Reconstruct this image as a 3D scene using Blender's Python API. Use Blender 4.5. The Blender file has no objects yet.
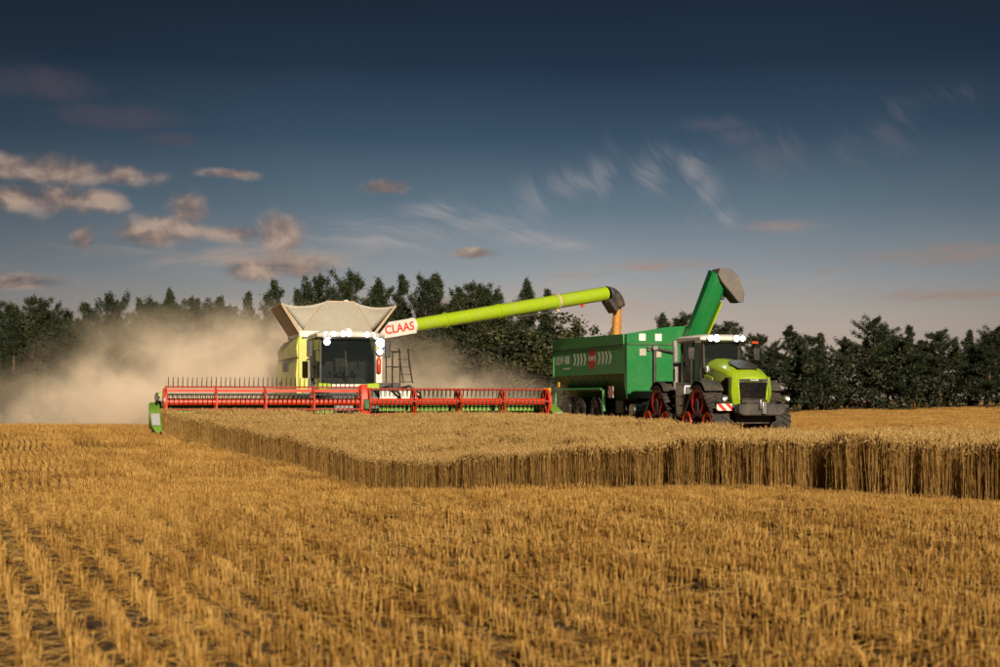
import bpy, bmesh, math, random
import numpy as np
from mathutils import Vector, Matrix

scene = bpy.context.scene
COL = scene.collection
R = math.radians
PI = math.pi

# ------------------------------------------------------------------ camera
CAMZ = 1.4
cam_d = bpy.data.cameras.new('camera')
cam = bpy.data.objects.new('camera', cam_d); COL.objects.link(cam)
cam.location = (0, 0, CAMZ); cam.rotation_euler = (R(90), 0, 0)
cam_d.sensor_width = 36; cam_d.lens = 49.46; cam_d.shift_y = 0.0655
cam_d.clip_start = 0.1; cam_d.clip_end = 3000
cam_d.dof.use_dof = True; cam_d.dof.focus_distance = 44; cam_d.dof.aperture_fstop = 4.0
scene.camera = cam
FPX, HY = 1374.0, 399.0          # focal length and horizon row of the photograph, in its pixels

# ------------------------------------------------------------------ sun
SUN_EL, SUN_AZ = 20.0, 167.0     # azimuth clockwise from +Y (the view direction)
SUN_STRENGTH = 4.2
sd = bpy.data.lights.new('sun', 'SUN'); sd.energy = SUN_STRENGTH; sd.angle = R(0.8); sd.color = (1.0, 0.83, 0.62)
sun = bpy.data.objects.new('sun', sd); COL.objects.link(sun)
_e, _a = R(SUN_EL), R(SUN_AZ)
SUNV = Vector((math.cos(_e)*math.sin(_a), math.cos(_e)*math.cos(_a), math.sin(_e)))
sun.rotation_euler = SUNV.to_track_quat('Z', 'Y').to_euler()
sun.location = (40, -10, 30)

# ------------------------------------------------------------------ view, sampling
vs = scene.view_settings
vs.view_transform = 'Standard'; vs.look = 'None'; vs.exposure = 0.55; vs.gamma = 1.0; vs.use_curve_mapping = False
cy = scene.cycles
cy.use_denoising = True
cy.max_bounces = 6; cy.diffuse_bounces = 3; cy.glossy_bounces = 3; cy.transmission_bounces = 4
cy.volume_bounces = 2; cy.transparent_max_bounces = 8
cy.volume_step_rate = 1.0; cy.volume_max_steps = 128
cy.sample_clamp_indirect = 4.0
cy.caustics_reflective = False; cy.caustics_refractive = False

# ------------------------------------------------------------------ world
W = bpy.data.worlds.new('World'); scene.world = W; W.use_nodes = True
_nt = W.node_tree; _nt.nodes.clear()

def _setin(nt, sock, v):
    if hasattr(v, 'is_linked') or isinstance(v, bpy.types.NodeSocket): nt.links.new(v, sock)
    elif v is not None: sock.default_value = v

def nmath(nt, op, a=None, b=None, c=None, clamp=False):
    n = nt.nodes.new('ShaderNodeMath'); n.operation = op; n.use_clamp = clamp
    for i, v in enumerate((a, b, c)):
        if v is not None: _setin(nt, n.inputs[i], v)
    return n.outputs[0]

def nmix(nt, fac, a, b, blend='MIX'):
    n = nt.nodes.new('ShaderNodeMix'); n.data_type = 'RGBA'; n.blend_type = blend
    _setin(nt, n.inputs[0], fac)
    for s, v in ((n.inputs[6], a), (n.inputs[7], b)):
        if isinstance(v, (tuple, list)): s.default_value = (*v[:3], 1)
        else: _setin(nt, s, v)
    return n.outputs[2]

def nramp(nt, fac, stops, interp='LINEAR'):
    n = nt.nodes.new('ShaderNodeValToRGB'); n.color_ramp.interpolation = interp
    e = n.color_ramp.elements
    while len(e) < len(stops): e.new(0.5)
    for el, (p, c) in zip(e, stops):
        el.position = p; el.color = (*c, 1) if len(c) == 3 else c
    _setin(nt, n.inputs[0], fac)
    return n.outputs[0]

def nnoise(nt, vec, scale, detail=4, rough=0.55, distort=0.0, out=0):
    n = nt.nodes.new('ShaderNodeTexNoise'); n.inputs['Scale'].default_value = scale
    n.inputs['Detail'].default_value = detail; n.inputs['Roughness'].default_value = rough
    n.inputs['Distortion'].default_value = distort
    if vec is not None: nt.links.new(vec, n.inputs['Vector'])
    return n.outputs[out]

def nsmooth(nt, v, lo, hi):
    n = nt.nodes.new('ShaderNodeMapRange'); n.interpolation_type = 'SMOOTHSTEP'
    _setin(nt, n.inputs[0], v); n.inputs[1].default_value = lo; n.inputs[2].default_value = hi
    return n.outputs[0]

def ncomb(nt, x, y, z=0.0):
    n = nt.nodes.new('ShaderNodeCombineXYZ')
    for i, v in enumerate((x, y, z)): _setin(nt, n.inputs[i], v)
    return n.outputs[0]

def srgb(r, g, b):
    f = lambda c: (c/255/12.92) if c/255 <= 0.04045 else ((c/255+0.055)/1.055)**2.4
    return (f(r), f(g), f(b))

def build_world():
    nt = _nt
    tc = nt.nodes.new('ShaderNodeTexCoord')
    sp = nt.nodes.new('ShaderNodeSeparateXYZ'); nt.links.new(tc.outputs['Generated'], sp.inputs[0])
    x, y, z = sp.outputs
    az = nmath(nt, 'ARCTAN2', x, y)
    el = nmath(nt, 'ARCSINE', z)
    sky = nt.nodes.new('ShaderNodeTexSky'); sky.sky_type = 'NISHITA'; sky.sun_disc = False
    sky.sun_elevation = R(SUN_EL); sky.sun_rotation = R(SUN_AZ); sky.dust_density = 2.0
    # dusk air: warm low band under a deep blue sky, the same all the way round
    t = nmath(nt, 'DIVIDE', el, 0.36, clamp=True)
    base = nramp(nt, t, [(0.0, srgb(188, 166, 146)), (0.14, srgb(174, 160, 148)), (0.25, srgb(136, 142, 146)),
                         (0.38, srgb(88, 106, 120)), (0.52, srgb(50, 71, 91)), (0.66, srgb(27, 43, 62)),
                         (0.82, srgb(15, 27, 42)), (1.0, srgb(10, 18, 30))])
    # afterglow: the sky is brightest over the middle of the tree line and dims evenly to both sides
    ga = nmath(nt, 'DIVIDE', nmath(nt, 'SUBTRACT', az, 0.06), 0.36)
    glow = nmath(nt, 'ADD', nmath(nt, 'MULTIPLY', nmath(nt, 'EXPONENT', nmath(nt, 'MULTIPLY', nmath(nt, 'MULTIPLY', ga, ga), -1.0)), 0.62), 0.50)
    gl = nt.nodes.new('ShaderNodeVectorMath'); gl.operation = 'SCALE'; nt.links.new(base, gl.inputs[0]); nt.links.new(glow, gl.inputs[3]); base = gl.outputs[0]
    big = nnoise(nt, ncomb(nt, nmath(nt, 'MULTIPLY', az, 2.2), nmath(nt, 'MULTIPLY', el, 5.0), 3.7), 1.0, 3, 0.5)
    base = nmix(nt, 1.0, base, nramp(nt, big, [(0.3, (0.78, 0.80, 0.84)), (0.7, (1.16, 1.14, 1.10))]), 'MULTIPLY')
    nish = nt.nodes.new('ShaderNodeVectorMath'); nish.operation = 'SCALE'
    nt.links.new(sky.outputs[0], nish.inputs[0]); nish.inputs[3].default_value = 0.002
    base = nmix(nt, 1.0, base, nish.outputs[0], 'ADD')

    def A(px): return math.atan((px-500)/FPX)
    def E(py): return math.atan((HY-py)/FPX)

    def blobs(lst):
        tot = None
        for px, py, rx, ry in lst:
            dx = nmath(nt, 'DIVIDE', nmath(nt, 'SUBTRACT', az, A(px)), rx/FPX)
            dy = nmath(nt, 'DIVIDE', nmath(nt, 'SUBTRACT', el, E(py)), ry/FPX)
            d2 = nmath(nt, 'ADD', nmath(nt, 'MULTIPLY', dx, dx), nmath(nt, 'MULTIPLY', dy, dy))
            g = nmath(nt, 'EXPONENT', nmath(nt, 'MULTIPLY', d2, -1.0))
            tot = g if tot is None else nmath(nt, 'MAXIMUM', tot, g)
        return tot

    P = ncomb(nt, az, nmath(nt, 'MULTIPLY', el, 1.35), 0.31)
    Ps = ncomb(nt, nmath(nt, 'ADD', az, 0.004), nmath(nt, 'ADD', nmath(nt, 'MULTIPLY', el, 1.35), 0.010), 0.31)
    n1 = nnoise(nt, P, 24, 7, 0.52, 0.25); n2 = nnoise(nt, Ps, 24, 4, 0.5, 0.25)
    cum = blobs([(20, 208, 34, 13), (60, 209, 44, 15), (100, 207, 26, 12), (70, 182, 70, 15), (120, 183, 40, 12), (5, 180, 40, 12), (82, 247, 13, 13),
                 (150, 240, 32, 13), (190, 215, 24, 20), (175, 233, 42, 15), (225, 236, 36, 9), (282, 236, 22, 20),
                 (295, 268, 38, 13), (262, 272, 34, 10), (385, 188, 20, 7), (474, 253, 24, 6), (25, 288, 40, 8),
                 (230, 178, 30, 6), (460, 308, 36, 12)])
    # elsewhere round the horizon the same clouds go on at random
    rnd = nsmooth(nt, nnoise(nt, ncomb(nt, nmath(nt, 'MULTIPLY', az, 2.1), nmath(nt, 'MULTIPLY', el, 5.5), 8.2), 1.6, 2, 0.5), 0.60, 0.75)
    away = nsmooth(nt, nmath(nt, 'ABSOLUTE', az), 0.40, 0.55)
    cum = nmath(nt, 'MAXIMUM', cum, nmath(nt, 'MULTIPLY', rnd, away))
    d1 = nmath(nt, 'ADD', nmath(nt, 'MULTIPLY', cum, 0.95), nmath(nt, 'MULTIPLY', nmath(nt, 'SUBTRACT', n1, 0.5), 1.6))
    cov = nmath(nt, 'MULTIPLY', nsmooth(nt, d1, 0.10, 0.85), nsmooth(nt, cum, 0.03, 0.30))
    lit = nmath(nt, 'ADD', nmath(nt, 'MULTIPLY', nmath(nt, 'SUBTRACT', n1, n2), 3.4), 0.5, clamp=True)
    ccol = nramp(nt, lit, [(0.15, srgb(98, 90, 92)), (0.5, srgb(140, 118, 107)), (0.85, srgb(180, 154, 136))])
    fade = nsmooth(nt, el, E(60), E(215))        # the clouds high up are dimmer
    fade = nmath(nt, 'ADD', nmath(nt, 'MULTIPLY', fade, 0.62), 0.32)
    col = nmix(nt, nmath(nt, 'MULTIPLY', nmath(nt, 'MULTIPLY', cov, 0.86), fade), base, ccol)
    # soft brown veil of high cloud at the upper left
    v1 = blobs([(40, 100, 75, 22), (110, 128, 90, 16), (175, 146, 40, 10)])
    vn = nsmooth(nt, nmath(nt, 'ADD', v1, nmath(nt, 'MULTIPLY', nmath(nt, 'SUBTRACT', nnoise(nt, P, 20, 5, 0.6, 0.4), 0.5), 1.4)), 0.3, 1.1)
    col = nmix(nt, nmath(nt, 'MULTIPLY', vn, 0.42), col, srgb(88, 76, 84))
    # cirrus: stretched, tilted fibres
    wn = nt.nodes.new('ShaderNodeTexNoise'); wn.inputs['Scale'].default_value = 9.0; wn.inputs['Detail'].default_value = 3
    nt.links.new(P, wn.inputs['Vector']); ws = nt.nodes.new('ShaderNodeSeparateColor'); nt.links.new(wn.outputs['Color'], ws.inputs[0])
    waz = nmath(nt, 'ADD', az, nmath(nt, 'MULTIPLY', nmath(nt, 'SUBTRACT', ws.outputs[0], 0.5), 0.055))
    wel = nmath(nt, 'ADD', el, nmath(nt, 'MULTIPLY', nmath(nt, 'SUBTRACT', ws.outputs[1], 0.5), 0.055))
    def fibres(ang, sx, sy, seed, scale=1.0):
        c, s = math.cos(ang), math.sin(ang); az, el = waz, wel
        u = nmath(nt, 'ADD', nmath(nt, 'MULTIPLY', az, c), nmath(nt, 'MULTIPLY', el, s))
        v = nmath(nt, 'SUBTRACT', nmath(nt, 'MULTIPLY', el, c), nmath(nt, 'MULTIPLY', az, s))
        return nnoise(nt, ncomb(nt, nmath(nt, 'MULTIPLY', u, sx), nmath(nt, 'MULTIPLY', v, sy), seed), scale, 6, 0.62, 0.6)
    def cirrus(col, lst, ang, sx, sy, seed, amount, tint):
        b = blobs([(p, q, r*1.45, s*1.35) for p, q, r, s in lst])
        f = fibres(ang, sx, sy, seed)
        k = nsmooth(nt, nmath(nt, 'ADD', nmath(nt, 'MULTIPLY', b, 0.55), nmath(nt, 'MULTIPLY', nmath(nt, 'SUBTRACT', f, 0.5), 2.2)), 0.10, 1.15)
        return nmix(nt, nmath(nt, 'MULTIPLY', nmath(nt, 'MULTIPLY', k, b), amount), col, tint)
    pale = srgb(168, 160, 158); rose = srgb(158, 134, 124)
    col = cirrus(col, [(440, 212, 40, 12), (480, 222, 48, 11), (530, 238, 44, 9), (565, 246, 26, 6), (400, 236, 70, 18)], R(-14), 9, 75, 1.3, 0.75, pale)
    col = cirrus(col, [(532, 205, 22, 26), (602, 178, 14, 22), (575, 185, 34, 14), (652, 172, 18, 22), (692, 170, 14, 18), (705, 200, 12, 22), (722, 222, 14, 10)], R(-58), 13, 60, 5.1, 0.50, pale)
    col = cirrus(col, [(745, 140, 34, 10), (780, 158, 30, 26), (850, 155, 24, 22), (890, 140, 28, 30), (930, 112, 40, 12), (720, 128, 40, 8)], R(-52), 12, 55, 9.4, 0.5, srgb(112, 106, 116))
    col = cirrus(col, [(640, 268, 60, 5), (785, 229, 36, 6), (700, 266, 34, 4), (570, 275, 50, 6)], R(2), 9, 90, 2.6, 1.0, rose)
    col = cirrus(col, [(880, 262, 90, 12), (950, 256, 70, 11), (820, 272, 50, 6), (960, 300, 70, 5), (900, 298, 50, 6)], R(8), 8, 70, 12.6, 1.0, srgb(150, 124, 112))
    low = cirrus(col, [(560, 305, 90, 18), (640, 300, 120, 26), (250, 260, 120, 16)], R(4), 10, 50, 21.0, 0.7, srgb(178, 154, 136))
    bg = nt.nodes.new('ShaderNodeBackground'); nt.links.new(low, bg.inputs[0]); bg.inputs[1].default_value = 0.72
    out = nt.nodes.new('ShaderNodeOutputWorld'); nt.links.new(bg.outputs[0], out.inputs[0])
    W.cycles.sampling_method = 'MANUAL'; W.cycles.sample_map_resolution = 256
build_world()

# ------------------------------------------------------------------ materials
def new_mat(name):
    m = bpy.data.materials.new(name); m.use_nodes = True
    nt = m.node_tree; b = nt.nodes['Principled BSDF']
    return m, nt, b

def bump(nt, b, h, strength=0.3, dist=0.01):
    n = nt.nodes.new('ShaderNodeBump'); n.inputs['Strength'].default_value = strength; n.inputs['Distance'].default_value = dist
    nt.links.new(h, n.inputs['Height']); nt.links.new(n.outputs[0], b.inputs['Normal'])

def paint(name, col, rough=0.35, coat=0.3, dust=0.35, dustcol=(0.36, 0.27, 0.17), metal=0.0, scale=1.6, var=0.18):
    """machine paint with field dust lying on it in patches and streaks"""
    m, nt, b = new_mat(name)
    tc = nt.nodes.new('ShaderNodeTexCoord'); o = tc.outputs['Object']
    n1 = nnoise(nt, o, scale, 6, 0.65); n2 = nnoise(nt, o, scale*7, 4, 0.7)
    mul = nramp(nt, n2, [(0.3, (1-var,)*3), (0.7, (1+var*0.4,)*3)])
    c = nmix(nt, 1.0, col, mul, 'MULTIPLY')
    d = nmath(nt, 'MULTIPLY', nsmooth(nt, nmath(nt, 'ADD', nmath(nt, 'MULTIPLY', n1, 0.7), nmath(nt, 'MULTIPLY', n2, 0.3)), 0.42, 0.68), dust)
    c = nmix(nt, d, c, dustcol)
    nt.links.new(c, b.inputs['Base Color'])
    nt.links.new(nmath(nt, 'ADD', nmath(nt, 'MULTIPLY', d, 0.6), rough), b.inputs['Roughness'])
    b.inputs['Metallic'].default_value = metal
    b.inputs['Coat Weight'].default_value = coat; b.inputs['Coat Roughness'].default_value = 0.12
    return m

M = {}
M['lime'] = paint('lime_paint', (0.33, 0.50, 0.012), 0.33, 0.35, 0.22)
M['lime_lit_dusty'] = paint('lit_dusty_lime_paint', (0.56, 0.60, 0.10), 0.45, 0.15, 0.45, (0.55, 0.46, 0.28))  # lime painted paler so the shaded side panels read as lit, plus dust
M['green'] = paint('green_paint', (0.008, 0.185, 0.045), 0.28, 0.45, 0.05)
M['green_side'] = paint('brightened_green_paint', (0.045, 0.33, 0.080), 0.40, 0.2, 0.26)  # green lightened in the paint to offset shade on the flanks, dust over it
M['midgreen'] = paint('mid_green_paint', (0.15, 0.33, 0.035), 0.5, 0.1, 0.3)
M['weight'] = paint('dark_grey_casting', (0.034, 0.034, 0.034), 0.6, 0.0, 0.2)
M['darkred'] = paint('dark_red_paint', (0.40, 0.014, 0.012), 0.4, 0.2, 0.12)
M['darkgreen'] = paint('dark_green_paint', (0.010, 0.085, 0.024), 0.5, 0.1, 0.2)
M['red'] = paint('red_paint', (0.52, 0.034, 0.007), 0.35, 0.3, 0.18, (0.40, 0.20, 0.12))
M['white'] = paint('white_paint', (0.74, 0.73, 0.69), 0.4, 0.2, 0.35)
M['grey'] = paint('grey_paint', (0.22, 0.22, 0.22), 0.45, 0.1, 0.3)
M['steel'] = paint('bare_steel', (0.42, 0.42, 0.42), 0.35, 0.0, 0.25, metal=0.9)
M['dark'] = paint('dark_metal', (0.028, 0.028, 0.030), 0.5, 0.0, 0.22)
M['black'] = paint('black_plastic', (0.012, 0.012, 0.013), 0.45, 0.0, 0.15)
M['matt'] = paint('matt_black_mesh', (0.005, 0.005, 0.006), 0.7, 0.0, 0.05)
M['matt'].node_tree.nodes['Principled BSDF'].inputs['Specular IOR Level'].default_value = 0.1
M['darkrubber'] = paint('dark_rubber', (0.035, 0.033, 0.036), 0.6, 0.0, 0.25)
M['rubber'] = paint('rubber', (0.022, 0.021, 0.020), 0.75, 0.0, 0.5, (0.15, 0.12, 0.085))
M['canvas'] = paint('canvas_and_sheet', (0.43, 0.41, 0.355), 0.65, 0.0, 0.30, (0.36, 0.32, 0.25))
M['tan'] = paint('dusty_tan_sheet', (0.60, 0.47, 0.31), 0.7, 0.0, 0.4)
M['greyrubber'] = paint('grey_rubber', (0.10, 0.095, 0.10), 0.6, 0.0, 0.3)
M['decal_white'] = paint('white_decal', (0.78, 0.78, 0.76), 0.5, 0.0, 0.15)
M['decal_red'] = paint('red_decal', (0.62, 0.03, 0.015), 0.5, 0.0, 0.12)
M['decal_grey'] = paint('grey_decal', (0.42, 0.44, 0.48), 0.5, 0.0, 0.3)
M['yellow'] = paint('yellow_paint', (0.60, 0.42, 0.02), 0.4, 0.1, 0.2)
M['trim'] = paint('blackened_trim', (0.02, 0.022, 0.02), 0.5, 0.0, 0.1)

def glass_mat():
    m, nt, b = new_mat('tinted_glass')
    b.inputs['Base Color'].default_value = (0.02, 0.028, 0.03, 1); b.inputs['Roughness'].default_value = 0.06
    b.inputs['Specular IOR Level'].default_value = 0.9
    tr = nt.nodes.new('ShaderNodeBsdfTransparent'); tr.inputs[0].default_value = (0.62, 0.70, 0.70, 1)
    mx = nt.nodes.new('ShaderNodeMixShader'); mx.inputs[0].default_value = 0.38
    nt.links.new(tr.outputs[0], mx.inputs[1]); nt.links.new(b.outputs[0], mx.inputs[2])
    nt.links.new(mx.outputs[0], nt.nodes['Material Output'].inputs[0])
    return m
M['glass'] = glass_mat()

def emit_mat(name, col, s):
    m, nt, b = new_mat(name)
    b.inputs['Base Color'].default_value = (0.8, 0.8, 0.8, 1)
    b.inputs['Emission Color'].default_value = (*col, 1); b.inputs['Emission Strength'].default_value = s
    return m
M['lamp'] = emit_mat('lit_lamp_lens', (0.86, 0.95, 1.0), 9)
M['lampdim'] = emit_mat('dim_lamp_lens', (0.9, 0.95, 1.0), 0.8)

def stripes_mat():
    m, nt, b = new_mat('red_white_stripes')
    tc = nt.nodes.new('ShaderNodeTexCoord')
    sp = nt.nodes.new('ShaderNodeSeparateXYZ'); nt.links.new(tc.outputs['Object'], sp.inputs[0])
    s = nmath(nt, 'ADD', nmath(nt, 'SUBTRACT', sp.outputs[0], sp.outputs[1]), sp.outputs[2])
    f = nmath(nt, 'FRACT', nmath(nt, 'MULTIPLY', s, 3.1))
    k = nmath(nt, 'GREATER_THAN', f, 0.5)
    nt.links.new(nmix(nt, k, (0.70, 0.68, 0.64), (0.50, 0.025, 0.02)), b.inputs['Base Color'])
    b.inputs['Roughness'].default_value = 0.5
    return m
M['stripes'] = stripes_mat()

def straw_mat(name, stops, transl=0.3, nscale=0.6):
    m, nt, b = new_mat(name)
    oi = nt.nodes.new('ShaderNodeObjectInfo'); geo = nt.nodes.new('ShaderNodeNewGeometry')
    at = nt.nodes.new('ShaderNodeAttribute'); at.attribute_name = 'shade'
    n = nnoise(nt, geo.outputs['Position'], nscale, 3, 0.6)
    v = nmath(nt, 'ADD', nmath(nt, 'MULTIPLY', oi.outputs['Random'], 0.20), nmath(nt, 'MULTIPLY', at.outputs['Fac'], 0.52))
    v = nmath(nt, 'ADD', v, nmath(nt, 'MULTIPLY', n, 0.30))
    c = nramp(nt, v, stops)
    nt.links.new(c, b.inputs['Base Color']); b.inputs['Roughness'].default_value = 0.55
    b.inputs['Specular IOR Level'].default_value = 0.35
    tr = nt.nodes.new('ShaderNodeBsdfTranslucent'); nt.links.new(c, tr.inputs[0])
    mx = nt.nodes.new('ShaderNodeMixShader'); mx.inputs[0].default_value = transl
    nt.links.new(b.outputs[0], mx.inputs[1]); nt.links.new(tr.outputs[0], mx.inputs[2])
    nt.links.new(mx.outputs[0], nt.nodes['Material Output'].inputs[0])
    return m
M['stubble'] = straw_mat('stubble_straw', [(0.12, (0.11, 0.050, 0.011)), (0.45, (0.43, 0.225, 0.042)), (0.85, (0.80, 0.53, 0.17))], 0.25)
M['wheatstem'] = straw_mat('ripe_stem', [(0.15, (0.34, 0.19, 0.050)), (0.5, (0.58, 0.36, 0.105)), (0.9, (0.76, 0.53, 0.20))], 0.45)
M['wheatear'] = straw_mat('ripe_ear', [(0.15, (0.46, 0.29, 0.095)), (0.5, (0.66, 0.45, 0.165)), (0.9, (0.82, 0.62, 0.29))], 0.35)

def ground_mat():
    m, nt, b = new_mat('stubble_soil')
    geo = nt.nodes.new('ShaderNodeNewGeometry'); p = geo.outputs['Position']
    sp = nt.nodes.new('ShaderNodeSeparateXYZ'); nt.links.new(p, sp.inputs[0])
    n1 = nnoise(nt, p, 9.0, 6, 0.7); n2 = nnoise(nt, p, 0.35, 4, 0.6); n3 = nnoise(nt, p, 60, 3, 0.6)
    v = nmath(nt, 'ADD', nmath(nt, 'MULTIPLY', n1, 0.55), nmath(nt, 'MULTIPLY', n3, 0.45))
    c = nramp(nt, v, [(0.38, (0.035, 0.021, 0.011)), (0.56, (0.085, 0.047, 0.016)), (0.72, (0.36, 0.21, 0.06))])
    c = nmix(nt, 1.0, c, nramp(nt, n2, [(0.3, (0.8, 0.8, 0.8)), (0.7, (1.15, 1.12, 1.05))]), 'MULTIPLY')
    # far off the straw lies so flat to the eye that it covers the soil
    a = R(22); cross = nmath(nt, 'ADD', nmath(nt, 'MULTIPLY', sp.outputs[0], math.cos(a)), nmath(nt, 'MULTIPLY', sp.outputs[1], math.sin(a)))
    st = nnoise(nt, ncomb(nt, nmath(nt, 'MULTIPLY', cross, 0.9), nmath(nt, 'MULTIPLY', sp.outputs[1], 0.03)), 1.0, 4, 0.6)
    straw = nramp(nt, st, [(0.35, (0.30, 0.175, 0.055)), (0.65, (0.50, 0.31, 0.105))])
    far = nsmooth(nt, sp.outputs[1], 45, 60)
    c = nmix(nt, nmath(nt, 'MULTIPLY', far, 0.85), c, straw)
    nt.links.new(c, b.inputs['Base Color']); b.inputs['Roughness'].default_value = 0.95
    bump(nt, b, n1, 0.9, 0.05)
    return m
M['ground'] = ground_mat()

def leaf_mat(name, stops):
    m, nt, b = new_mat(name)
    at = nt.nodes.new('ShaderNodeAttribute'); at.attribute_name = 'shade'
    oi = nt.nodes.new('ShaderNodeObjectInfo')
    v = nmath(nt, 'ADD', nmath(nt, 'MULTIPLY', at.outputs['Fac'], 0.75), nmath(nt, 'MULTIPLY', oi.outputs['Random'], 0.25))
    c = nramp(nt, v, stops)
    nt.links.new(c, b.inputs['Base Color']); b.inputs['Roughness'].default_value = 0.6
    tr = nt.nodes.new('ShaderNodeBsdfTranslucent'); nt.links.new(c, tr.inputs[0])
    mx = nt.nodes.new('ShaderNodeMixShader'); mx.inputs[0].default_value = 0.25
    nt.links.new(b.outputs[0], mx.inputs[1]); nt.links.new(tr.outputs[0], mx.inputs[2])
    nt.links.new(mx.outputs[0], nt.nodes['Material Output'].inputs[0])
    return m
M['pine'] = leaf_mat('pine_needles', [(0.1, (0.010, 0.019, 0.008)), (0.55, (0.026, 0.042, 0.014)), (0.95, (0.060, 0.075, 0.024))])
M['leaf'] = leaf_mat('broad_leaves', [(0.1, (0.016, 0.024, 0.009)), (0.55, (0.042, 0.052, 0.017)), (0.95, (0.088, 0.088, 0.030))])
M['brush'] = leaf_mat('undergrowth_leaves', [(0.1, (0.009, 0.016, 0.007)), (0.55, (0.022, 0.032, 0.012)), (0.95, (0.048, 0.056, 0.020))])
def bark():
    m, nt, b = new_mat('bark')
    tc = nt.nodes.new('ShaderNodeTexCoord')
    n = nnoise(nt, tc.outputs['Object'], 5, 5, 0.7)
    nt.links.new(nramp(nt, n, [(0.3, (0.035, 0.024, 0.016)), (0.7, (0.13, 0.085, 0.055))]), b.inputs['Base Color'])
    b.inputs['Roughness'].default_value = 0.9; bump(nt, b, n, 0.6, 0.03)
    return m
M['bark'] = bark()
def grain_mat():
    m, nt, b = new_mat('wheat_grain')
    tc = nt.nodes.new('ShaderNodeTexCoord')
    mp = nt.nodes.new('ShaderNodeMapping'); mp.inputs['Scale'].default_value = (1, 1, .10); nt.links.new(tc.outputs['Object'], mp.inputs[0])
    n = nnoise(nt, mp.outputs[0], 34, 4, 0.7)
    nt.links.new(nramp(nt, n, [(0.3, (0.44, 0.21, 0.050)), (0.55, (0.56, 0.29, 0.075)), (0.75, (0.66, 0.38, 0.12))]), b.inputs['Base Color'])
    b.inputs['Roughness'].default_value = 0.7; bump(nt, b, n, 0.4, 0.01)
    return m
M['grain'] = grain_mat()

# ------------------------------------------------------------------ mesh helpers
def link(o, parent=None):
    COL.objects.link(o)
    if parent is not None: o.parent = parent
    return o

def tag(o, label=None, cat=None, group=None, kind=None):
    if label: o['label'] = label
    if cat: o['category'] = cat
    if group: o['group'] = group
    if kind: o['kind'] = kind
    return o

def empty(name, loc=(0, 0, 0), rz=0.0, parent=None):
    o = bpy.data.objects.new(name, None); o.empty_display_size = 0.2
    o.location = loc; o.rotation_euler = (0, 0, rz)
    return link(o, parent)

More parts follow.
